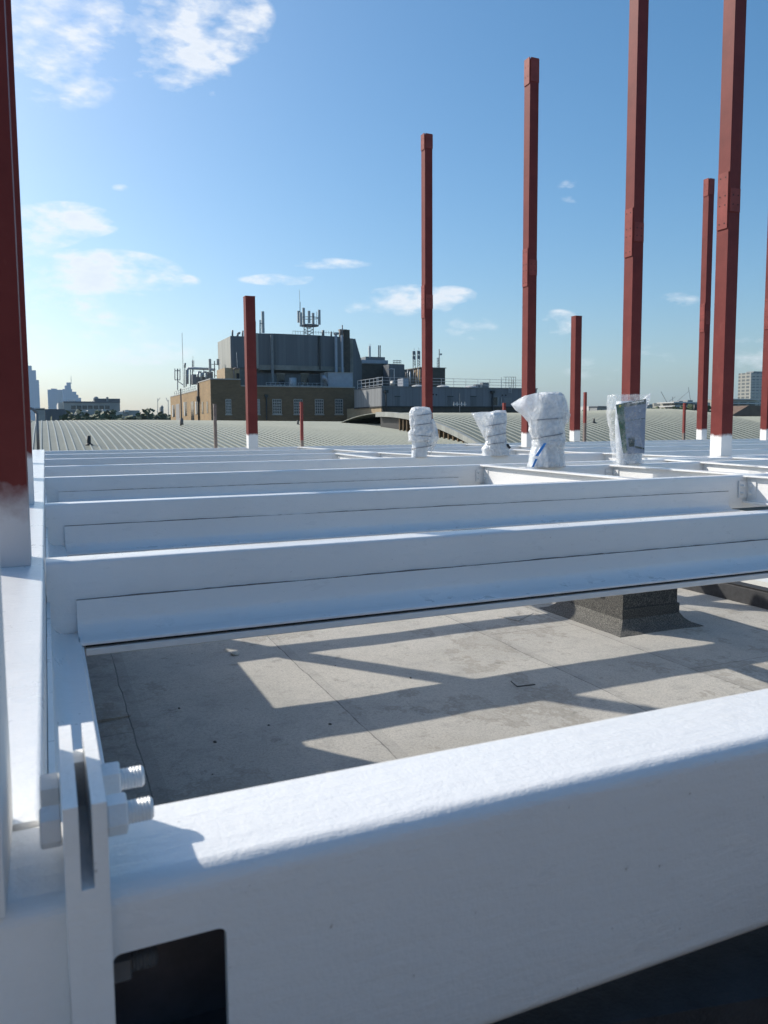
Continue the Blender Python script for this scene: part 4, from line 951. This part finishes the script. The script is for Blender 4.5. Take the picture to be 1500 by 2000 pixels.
for x0_, x1_ in ((772, 781), (875, 885), (920, 929.5)): 
    w_ = fbox(MB(), x0_, x1_, 775, 793, Y9-.04, .03).build('door', M['clad_dark'], gp); fbox(MB(), x0_-1, x1_+1, 773.5, 775, Y9-.08, .07).build('head', M['black'], w_)
fbox(MB(), 961, 972, 776, 791, Y9-.04, .03).build('window', M['glass'], gp); w_ = children(gp)[-1]
for xx in (972.5, 979): fbox(MB(), xx-.5, xx+.5, 776, 792, Y9-.1, .05).build('white_post', M['winframe'], gp)
fbox(MB(), 984, 1000, 777, 788, Y9-.04, .03).build('vent_panel', M['dgalv'], gp)
for xx, yy in ((852, 771), (846, 770.5), (981, 772), (987.5, 772)): a = P3(xx, yy, Y9); MB().tube((a.x, Y9-.06, a.z), (a.x, Y9-.002, a.z), .1, 12).build('port', M['hole'], gp)
for xx, y0_, y1_ in ((753, 765, 818), (961, 766, 812)): a = P3(xx, y0_, Y9); MB().tube((a.x, Y9-.2, a.z), (a.x, Y9-.2, a.z-3.2), .09, 8).box(a.x-.25, a.x+.25, Y9-.4, Y9-.01, a.z-.15, a.z+.2).build('downpipe', M['black'], gp)
def rail(xa, xb, step, label, Y=Y9+.25, z=None, mat='galv'):
    m = MB(); z = zt+.12; A = P3(xa, 755, Y).x; Bx = P3(xb, 755, Y).x; n = int((Bx-A)/step)
    for i in range(n+1): x = A+(Bx-A)*i/n; m.tube((x, Y, z), (x, Y, z+1.1), .03, 5)
    for h_ in (.35, .72, 1.1): m.tube((A, Y, z+h_), (Bx, Y, z+h_), .025, 5)
    return tag(m.build('roof_guardrail', M[mat]), label, 'railing')
rail(736, 1046, 1.75, 'long thin guardrail along the grey panelled building roof')
m = MB(); z = zt+.12
for i in range(7): y = Y9+.6+(yfar-Y9-1)*i/6; m.tube((xp+.35, y, z), (xp+.35, y, z+1.15), .05, 5)
for h_ in (.25, .7, 1.15): m.tube((xp+.35, Y9+.6, z+h_), (xp+.35, yfar-.4, z+h_), .045, 5)
tag(m.build('roof_guardrail', M['galv']), 'bright short guardrail along the sunlit end of the panelled building', 'railing')
ds = thing('satellite_dish', tuple(P3(767, 755, Y9+1)), 'white satellite dish on the panelled building roof', 'dish')
m = MB(); c = P3(767, 749, Y9+1); ax_ = Vector((-.5, -.8, .25)).normalized(); u = ax_.orthogonal().normalized(); w = ax_.cross(u)
m.loft([[c+ax_*(.16*q*q)+(u*math.cos(a)+w*math.sin(a))*.36*q for a in [i*math.pi/10 for i in range(20)]] for q in (.05, .3, .6, .85, 1)]); m.build('bowl', M['winframe'], ds)
MB().tube(c, (c.x, c.y+.1, zt-.2), .05, 6).build('stand', M['dgalv'], ds)
MB().tube(P3(770, 753, Y9+2), P3(770, 720, Y9+2), .045, 6).path([P3(770, 721, Y9+2), P3(764, 720, Y9+2), P3(756, 722, Y9+2)], .05, 5).build('lamp_arm', M['galv'], ds)
ru = thing('condenser_unit', tuple(P3(940, 758, Y9+3)), 'grey condenser box pair on the panelled roof', 'air unit')
fbox(MB(), 943, 955, 747.5, 758, Y9+3, .8, zt-.2).build('casing', M['dgalv'], ru); fbox(MB(), 930, 937, 750.5, 758, Y9+3.2, .8, zt-.2).build('casing', M['dgalv'], ru); fbox(MB(), 938, 942.5, 751, 758, Y9+3.1, .5, zt-.2).build('pipe_box', M['winframe'], ru)
for xx, lab in ((816, 'low white domed rooflight left of the tall column'), (865, 'low white domed rooflight right of the tall column'), (920, 'low white domed rooflight beside the condenser boxes')):
    c = P3(xx, 757, Y9+2); m = MB(); m.loft([[(c.x+1.0*math.cos(q)*math.cos(a), c.y+1.0*math.cos(q)*math.sin(a), zt+.05+.42*math.sin(q)) for a in [i*math.pi/9 for i in range(18)]] for q in (0, .3, .7, 1.1, 1.45)]); tag(m.build('roof_dome', M['winframe']), lab, 'rooflight', 'domes on the panelled roof')
lc = thing('caged_ladder', tuple(P3(1000, 765, Y9-.3)), 'hooped access ladder and cage at the right of the panelled roof', 'ladder')
m = MB()
for xx in (979, 988, 994, 999, 1003, 1007): m.tube(P3(xx, 758, Y9), P3(xx, 737, Y9), .03, 5)
for yy in (736.5, 748): m.tube(P3(984, yy, Y9), P3(1008, yy, Y9), .03, 5)
m.build('cage', M['dgalv'], lc)
m = MB()
for xx in (994, 999): m.tube(P3(xx, 768, Y9-.35), P3(xx, 752, Y9-.35), .03, 5)
for yy in range(754, 768, 3): m.tube(P3(994, yy, Y9-.35), P3(999, yy, Y9-.35), .025, 4)
m.build('ladder', M['galv'], lc)

# ------------------------------------------------------------------ far left: offices, blocks, skyline
def tower_blk(name, label, cat, parts, Y, dep, group=None):
    a = P3(parts[0][0], 815, Y); t = thing(name, (a.x, Y, -16), label, cat, group)
    for i, (x0_, x1_, yt, mat, nm) in enumerate(parts): fbox(MB(), x0_, x1_, yt, 815, Y+i*.37, dep-i*.9, -16).build(nm, M[mat], t)
    return t
tower_blk('skyscraper', 'slim blue skyscraper peeping out beside the left column', 'skyscraper', [(40, 64, 714, 'blueglass', 'shaft'), (58, 72, 723, 'blueglass', 'shoulder'), (66, 77.5, 742, 'blueglass', 'wing')], 2400, 60, 'hazy blue skyscrapers')
tower_blk('skyscraper', 'broad slab skyscraper with curved top left of the stepped one', 'skyscraper', [(94, 124, 761, 'blueglass', 'shaft'), (101, 112, 759, 'blueglass', 'crown')], 2500, 70, 'hazy blue skyscrapers')
t = tower_blk('skyscraper', 'stepped hazy blue skyscraper with a needle on top', 'skyscraper', [(123, 142, 760, 'blueglass', 'shaft'), (128, 140, 753, 'blueglass', 'setback'), (131.5, 139.5, 747, 'blueglass', 'crown'), (141, 150, 765, 'blueglass', 'wing'), (149, 154, 771, 'blueglass', 'wing'), (153, 159, 777, 'blueglass', 'wing')], 2450, 60, 'hazy blue skyscrapers')
MB().tube(P3(139, 750, 2455), P3(138.8, 734, 2455), 1.0, 6, .4).build('needle', M['dgalv'], t)
of = thing('office_block', tuple(P3(170, 800, 420)), 'long grey white office block with dark roof storey at left horizon', 'building')
fbox(MB(), 124, 215, 787, 815, 420, 60, -16).build('wall', M['fargrey'], of); fbox(MB(), 114, 123.9, 786, 815, 425, 50, -16).build('end_wall', M['farwhite'], of)
fbox(MB(), 124, 212, 784, 786.9, 419.5, 60).build('roof_storey', M['fardark'], of); fbox(MB(), 190, 234.5, 778.5, 815, 424, 50, -16).build('tall_wing', M['fargrey'], of); fbox(MB(), 185, 234.5, 778.5, 786.8, 423.5, .4).build('dark_storey', M['fardark'], of)
m = MB(); bmesh.ops.create_icosphere(m.bm, subdivisions=2, radius=1.4); bmesh.ops.translate(m.bm, verts=m.bm.verts, vec=P3(187.5, 779.5, 430)); m.build('radome', M['fargrey'], of)
fbox(MB(), 208, 212, 775.5, 786, 422, 3).build('vent_stack', M['dgalv'], of)
for i in range(7): fbox(MB(), 139+i*11, 148+i*11, 792, 799, 419.9, .08).build('window', M['glass'], of)
for i in range(4): fbox(MB(), 132+i*4, 134.5+i*4, 781, 784, 430, 2).build('roof_box', M['galv'], of)
nb = thing('dark_block', tuple(P3(118, 810, 260)), 'low blank slate dark block before the far office', 'building'); fbox(MB(), 88, 127, 799, 818, 260, 25, -16).build('wall', M['fardark'], nb); fbox(MB(), 127.1, 148, 801, 818, 262, 20, -16).build('wing', M['panel_shadow'], nb)
nb = thing('grey_terrace', tuple(P3(200, 805, 330)), 'low pale grey rooftops below the far office block', 'building')
for x0_, x1_, yt, mt in ((149, 172, 803, 'fargrey'), (172.2, 214, 800.5, 'fargrey'), (214.2, 240, 804, 'farwhite'), (240.2, 273, 801.5, 'fargrey')): fbox(MB(), x0_, x1_, yt, 815, 330, 20, -16).build('wall', M[mt], nb)
for x0_, x1_, yt in ((155, 168, 802), (216, 226, 802.5), (244, 252, 800.6), (200, 208, 799.5)): fbox(MB(), x0_, x1_, yt, 805, 328, 4).build('roof_box', M['farwhite'], nb)
nb = thing('street_terrace', tuple(P3(78, 806, 300)), 'small pale terrace beside the left columns', 'building'); fbox(MB(), 68, 88, 797, 818, 300, 20, -16).build('wall', M['fargrey'], nb); fbox(MB(), 69, 87, 799, 801, 299.9, .08).build('window', M['glass'], nb)
ct = thing('church_tower', tuple(P3(316.5, 800, 600)), 'tiny dark church tower on the horizon near the brick building', 'tower')
fbox(MB(), 313.5, 319.5, 795.5, 812, 600, 6, -16).build('wall', M['concrete'], ct); a = P3(316.5, 795.5, 602); MB().tube(a, a+Vector((0, 0, 1.6)), 1.3, 8, .2).build('cupola', M['dgalv'], ct)
def crane(px0, py0, px1, py1, jibs, Y, label):
    t = thing('tower_crane', tuple(P3(px0, py0, Y)), label, 'crane', 'tower cranes on the horizon'); MB().tube(P3(px0, py0, Y), P3(px1, py1, Y), Y*.0004, 5).build('mast', M['dgalv'], t)
    for q in jibs: MB().tube(P3(q[0], q[1], Y), P3(q[2], q[3], Y), Y*.0003, 4).build('jib', M['dgalv'], t)
crane(329, 815, 328.5, 781, [(328.5, 785, 324, 777)], 900, 'faint crane just left of the brick building')
crane(308, 812, 308, 778, [(308, 783, 313, 777)], 950, 'faint slim crane by the church tower')
crane(1305, 790, 1291, 765, [], 700, 'leaning crane jib at left of the right hand group')
crane(1315, 790, 1313, 775, [(1307, 784, 1319, 775)], 720, 'small crane in the middle of the right hand group')
crane(1349, 785, 1344.5, 756, [(1345.5, 764, 1321, 785)], 710, 'tall luffing crane at right of the group')

# right side
fl = thing('flats_block', tuple(P3(1335, 810, 230)), 'stepped white balcony flats behind the far right trees', 'building', 'white balcony flats at right')
for x0_, x1_, yt in ((1316, 1362, 785), (1318, 1368, 792), (1322, 1372, 800)):
    fbox(MB(), x0_, x1_, yt, yt+2.2, 230-(yt-785)*.2, 9).build('balcony', M['farwhite'], fl)
fbox(MB(), 1318, 1386, 786, 818, 232, 12, -16).build('wall', M['flat'], fl); fbox(MB(), 1343, 1353, 781.5, 786, 233, 5).build('roof_box', M['fargrey'], fl); fbox(MB(), 1326, 1334, 783, 786, 233, 4).build('roof_box', M['fargrey'], fl)
fl = thing('flats_block', tuple(P3(1455, 800, 240)), 'long white balcony flats over the brown roof at far right', 'building', 'white balcony flats at right')
fbox(MB(), 1426, 1482, 779, 818, 241, 12, -16).build('wall', M['flat'], fl)
for yt in (779, 787, 794): fbox(MB(), 1424, 1484, yt, yt+1.8, 239.5-(yt-779)*.1, 2).build('balcony', M['farwhite'], fl)
ho = thing('tiled_house', tuple(P3(1455, 810, 150)), 'brown tiled house roof at the far right', 'house')
a = P3(1428, 812, 150); b = P3(1462, 792, 150); c = P3(1500, 792, 150); d = P3(1500, 812, 150)
m = MB().prism([(a.x, a.z), (b.x, b.z), (c.x+4, c.z), (d.x+4, d.z)], 'y', 150, 158); m.build('roof', M['tile'], ho); MB().box(a.x+.3, d.x, 150.3, 157.7, -16, a.z-.05).build('wall', M['brick'], ho)
tb = thing('tower_block', tuple(P3(1480, 780, 520)), 'tall beige tower block with stacked floors at the right edge', 'tower block')
fbox(MB(), 1466, 1500, 728, 800, 520, 14, -16).build('wall', M['flat'], tb); fbox(MB(), 1472, 1500, 725.5, 727.8, 522, 8).build('roof_storey', M['fargrey'], tb)
for i in range(16): fbox(MB(), 1465.5, 1500, 730+i*3.1, 731.2+i*3.1, 519.4, .5).build('floor_band', M['farwhite'], tb)
lo = thing('low_terrace', tuple(P3(1165, 798, 260)), 'low pale terrace between two right hand columns', 'building'); fbox(MB(), 1166, 1186, 795, 815, 260, 10, -16).build('wall', M['fargrey'], lo); fbox(MB(), 1150, 1166, 793.5, 815, 265, 10, -16).build('wing', M['farwhite'], lo); fbox(MB(), 1168, 1186, 793.2, 794.9, 259, 6).build('roof', M['fardark'], lo)
lo = thing('low_terrace', tuple(P3(1255, 796, 300)), 'pale low building peeping beside the packet stub', 'building'); fbox(MB(), 1255, 1300, 791, 815, 300, 10, -16).build('wall', M['fargrey'], lo); fbox(MB(), 1268, 1292, 789, 790.9, 299, 6).build('roof', M['farwhite'], lo)

# ------------------------------------------------------------------ trees
def make_crown(seed, hgt, rad, nleaf=2600, leaf=.5):
    rnd = random.Random(seed); m = MB(); cl = []
    for i in range(16):
        a = rnd.uniform(0, 6.28); rr = rad*math.sqrt(rnd.random())*.75; z = hgt*(.4+.5*rnd.random()**.6*(1-.35*(rr/rad)))
        cl.append(Vector((rr*math.cos(a), rr*math.sin(a), z)))
    for i in range(nleaf):
        c = rnd.choice(cl); s = rad*.42; d = Vector((rnd.gauss(0, 1), rnd.gauss(0, 1), rnd.gauss(0, .8))); d = d.normalized()*s*(rnd.random()**.45)
        p = c+d; n_ = Vector((rnd.gauss(0, 1), rnd.gauss(0, 1), rnd.gauss(.6, 1))).normalized(); u = n_.orthogonal().normalized(); v = n_.cross(u); q = leaf*rnd.uniform(.6, 1.3)
        m.face([p-u*q-v*q*.4, p+u*q*.2-v*q*.7, p+u*q+v*q*.3, p-u*q*.1+v*q*.7])
    return m, cl
def make_tree(seed, label, hgt=15, rad=5.5):
    t = thing('tree', (0, 0, 0), label, 'tree', 'trees beyond the roofs')
    m, cl = make_crown(seed, hgt, rad); o = m.build('crown', M['tree']); o.parent = t
    m = MB(); m.tube((0, 0, 0), (0, 0, hgt*.45), .35, 8, .22)
    for c in cl[:8]: m.tube((0, 0, hgt*.3), c, .13, 5, .04)
    o = m.build('trunk', M['bark']); o.parent = t; return t
protos = [make_tree(i, '', 15, 5.6) for i in range(3)]
used = set()
def put_tree(px_, top, Y, label, wide=1.0):
    i = random.Random(int(px_*7)).randrange(3); a = P3(px_, top, Y); s = (a.z+16)/14.0
    if i not in used: o = protos[i]; used.add(i)
    else: o = copy_tree(protos[i])
    o.location = (a.x, Y, -16); o.scale = (s*wide, s*wide, s); o.rotation_euler = (0, 0, px_*1.3); o['label'] = label
for n_, (xx, top, Y) in enumerate([(96, 812, 190), (128, 811, 190), (150, 808, 200), (168, 806, 205), (186, 808, 210), (204, 808, 205), (222, 810, 215), (240, 807, 215), (258, 808, 220), (276, 805, 230), (292, 807, 230), (306, 806, 235), (322, 807, 235), (335, 806, 240)]):
    put_tree(xx, top, Y, 'round green tree in the row below the far left rooftops', 1.25)
for xx, top, Y, lb in ((1268, 800, 150, 'low green tree at the left end of the right hand clump'), (1283, 796, 150, 'green tree second from the left in the right hand clump'), (1297, 793, 150, 'green tree in the middle of the right hand clump'), (1312, 786, 148, 'tallest dark tree in front of the white flats'), (1326, 799, 150, 'low tree right of the tallest dark tree'), (1146, 800, 210, 'green tree between the short column and red rod'), (1158, 799, 215, 'green tree right of the thin red rod'), (1382, 800, 170, 'tree half hidden between the two right hand columns'), (1440, 797, 170, 'dark tree before the long white flats'), (1356, 806, 160, 'small tree below the white flats')):
    put_tree(xx, top, Y, lb, 1.0)
for i in range(3):
    if i not in used:
        for c_ in children(protos[i]): bpy.data.objects.remove(c_)
        bpy.data.objects.remove(protos[i])

# ------------------------------------------------------------------ haze, world, sun, camera
t = NT('air'); t.t.nodes.remove(t.p); pv = t.n('ShaderNodeVolumePrincipled'); pv.inputs['Density'].default_value = .00011; pv.inputs['Color'].default_value = (.55, .8, 1.0, 1); pv.inputs['Anisotropy'].default_value = .3
t.l(pv.outputs[0], t.out.inputs['Volume'])
hz = MB().box(-4600, 4600, -4600, 4600, -17, 230).build('haze', t.m); tag(hz, 'thin blue summer haze over the far town', 'haze', kind='stuff')

SUN_AZ, SUN_EL = R(38.2), R(34.8)          # azimuth to the left of +Y
sd = Vector((-math.sin(SUN_AZ)*math.cos(SUN_EL), math.cos(SUN_AZ)*math.cos(SUN_EL), math.sin(SUN_EL)))
sl = bpy.data.lights.new('sun', 'SUN'); sl.energy = 5.0; sl.angle = R(.53); sl.color = (1.0, .935, .83)
so = bpy.data.objects.new('sun', sl); so.rotation_euler = (-sd).to_track_quat('-Z', 'Y').to_euler(); so.location = (0, 0, 40); C.objects.link(so)

W = bpy.data.worlds.new('World'); bpy.context.scene.world = W; W.use_nodes = True
wt = W.node_tree; bg = wt.nodes['Background']
class WN(NT):
    def __init__(s): s.t = wt; s._c = None
w = WN(); tc = w.n('ShaderNodeTexCoord'); D = tc.outputs['Generated']
sky = w.n('ShaderNodeTexSky'); sky.sky_type = 'NISHITA'; sky.sun_disc = False; sky.sun_elevation = SUN_EL; sky.sun_rotation = -SUN_AZ
sky.altitude = 0; sky.air_density = 1.0; sky.dust_density = 1.7; sky.ozone_density = 3.0
nz = w.n('ShaderNodeTexNoise'); nz.inputs['Scale'].default_value = 14; nz.inputs['Detail'].default_value = 9; nz.inputs['Roughness'].default_value = .58
mp = w.n('ShaderNodeMapping'); mp.inputs['Scale'].default_value = (1, 1, 2.3); w.l(D, mp.inputs['Vector']); w.l(mp.outputs[0], nz.inputs['Vector'])
nz2 = w.n('ShaderNodeTexNoise'); nz2.inputs['Scale'].default_value = 46; nz2.inputs['Detail'].default_value = 6; w.l(mp.outputs[0], nz2.inputs['Vector'])
nf = w.math('ADD', w.math('MULTIPLY', nz.outputs['Fac'], .72), w.math('MULTIPLY', nz2.outputs['Fac'], .28))
def blob(px_, py_, rx, ry, dens, rot=0):
    d = ray(px_, py_).normalized(); e1 = (ray(px_+10, py_).normalized()-d).normalized(); e2 = d.cross(e1).normalized()
    c, s = math.cos(R(rot)), math.sin(R(rot)); a = e1*c+e2*s; b = e2*c-e1*s
    def dot(v, r):
        n = w.n('ShaderNodeVectorMath', operation='DOT_PRODUCT'); w.l(D, n.inputs[0]); n.inputs[1].default_value = tuple(v)
        return w.math('DIVIDE', w.math('SUBTRACT', n.outputs['Value'], d.dot(v)), r/F)
    q = w.math('ADD', w.math('POWER', dot(a, rx), 2), w.math('POWER', dot(b, ry), 2))
    n = w.n('ShaderNodeVectorMath', operation='DOT_PRODUCT'); w.l(D, n.inputs[0]); n.inputs[1].default_value = tuple(d)
    return w.math('MULTIPLY', w.math('MULTIPLY', w.math('MAXIMUM', w.math('SUBTRACT', 1, q), 0), dens), w.math('GREATER_THAN', n.outputs['Value'], 0))
blobs = [(110, 40, 125, 135, .95), (20, 110, 120, 60, .6), (400, 40, 115, 70, 1.0), (335, 110, 105, 62, .95, 25), (470, 30, 60, 40, .7), (310, 5, 60, 40, .8), (120, 432, 105, 34, 1.35), (70, 450, 90, 34, 1.1), (195, 535, 150, 46, 1.2), (110, 560, 130, 50, .75), (330, 550, 60, 18, .6), (60, 520, 90, 40, .55),
         (790, 588, 105, 34, 1.4), (880, 578, 55, 20, .8), (730, 602, 60, 18, .8), (920, 640, 55, 24, .55), (545, 546, 80, 12, .6), (1090, 630, 42, 26, .7), (1122, 372, 36, 22, .42), (1325, 585, 40, 14, .38), (1470, 690, 60, 30, .5), (290, 690, 90, 26, .5), (640, 515, 90, 12, .35), (1270, 700, 60, 30, .25), (1180, 720, 90, 24, .3), (235, 366, 16, 7, .4), (150, 640, 160, 50, .28)]
tot = None
for b in blobs:
    v = blob(*b); tot = v if tot is None else w.math('MAXIMUM', tot, v)
cov = w.math('ADD', w.math('MULTIPLY', tot, .36), w.math('MULTIPLY', w.math('SUBTRACT', nf, .5), 2.7))
cov = w.math('MULTIPLY', cov, w.math('MINIMUM', w.math('MULTIPLY', tot, 5), 1))
mask = w.ramp(cov, [(.02, (0, 0, 0)), (.22, (.28,)*3), (.5, (.95,)*3)])
shade = w.ramp(cov, [(.15, (1, 1, 1)), (.7, (.84, .87, .91))])
cl = w.mix(1.0, shade, (6.6, 6.7, 6.9), 'MULTIPLY')
hs = w.n('ShaderNodeHueSaturation'); hs.inputs['Saturation'].default_value = 1.27; hs.inputs['Hue'].default_value = .493; w.l(sky.outputs['Color'], hs.inputs['Color'])
out = w.mix(w.math('MULTIPLY', mask, .92), hs.outputs['Color'], cl)
w.l(out, bg.inputs['Color']); bg.inputs['Strength'].default_value = .15

cam = bpy.data.cameras.new('camera'); co = bpy.data.objects.new('camera', cam); C.objects.link(co)
co.matrix_world = Matrix(((R2.x, U2.x, -FW.x, O.x), (R2.y, U2.y, -FW.y, O.y), (R2.z, U2.z, -FW.z, O.z), (0, 0, 0, 1)))
cam.sensor_fit = 'VERTICAL'; cam.sensor_height = 36; cam.sensor_width = 27; cam.lens = F/2000*36; cam.shift_y = -(1000-CY)/2000
cam.clip_start = .02; cam.clip_end = 20000; cam.dof.use_dof = True; cam.dof.focus_distance = 6.0; cam.dof.aperture_fstop = 9.0
S = bpy.context.scene; S.camera = co
S.view_settings.view_transform = 'Standard'; S.view_settings.look = 'None'; S.view_settings.gamma = 1; S.view_settings.exposure = 0.06
S.cycles.use_denoising = True; S.cycles.max_bounces = 8; S.cycles.transparent_max_bounces = 16
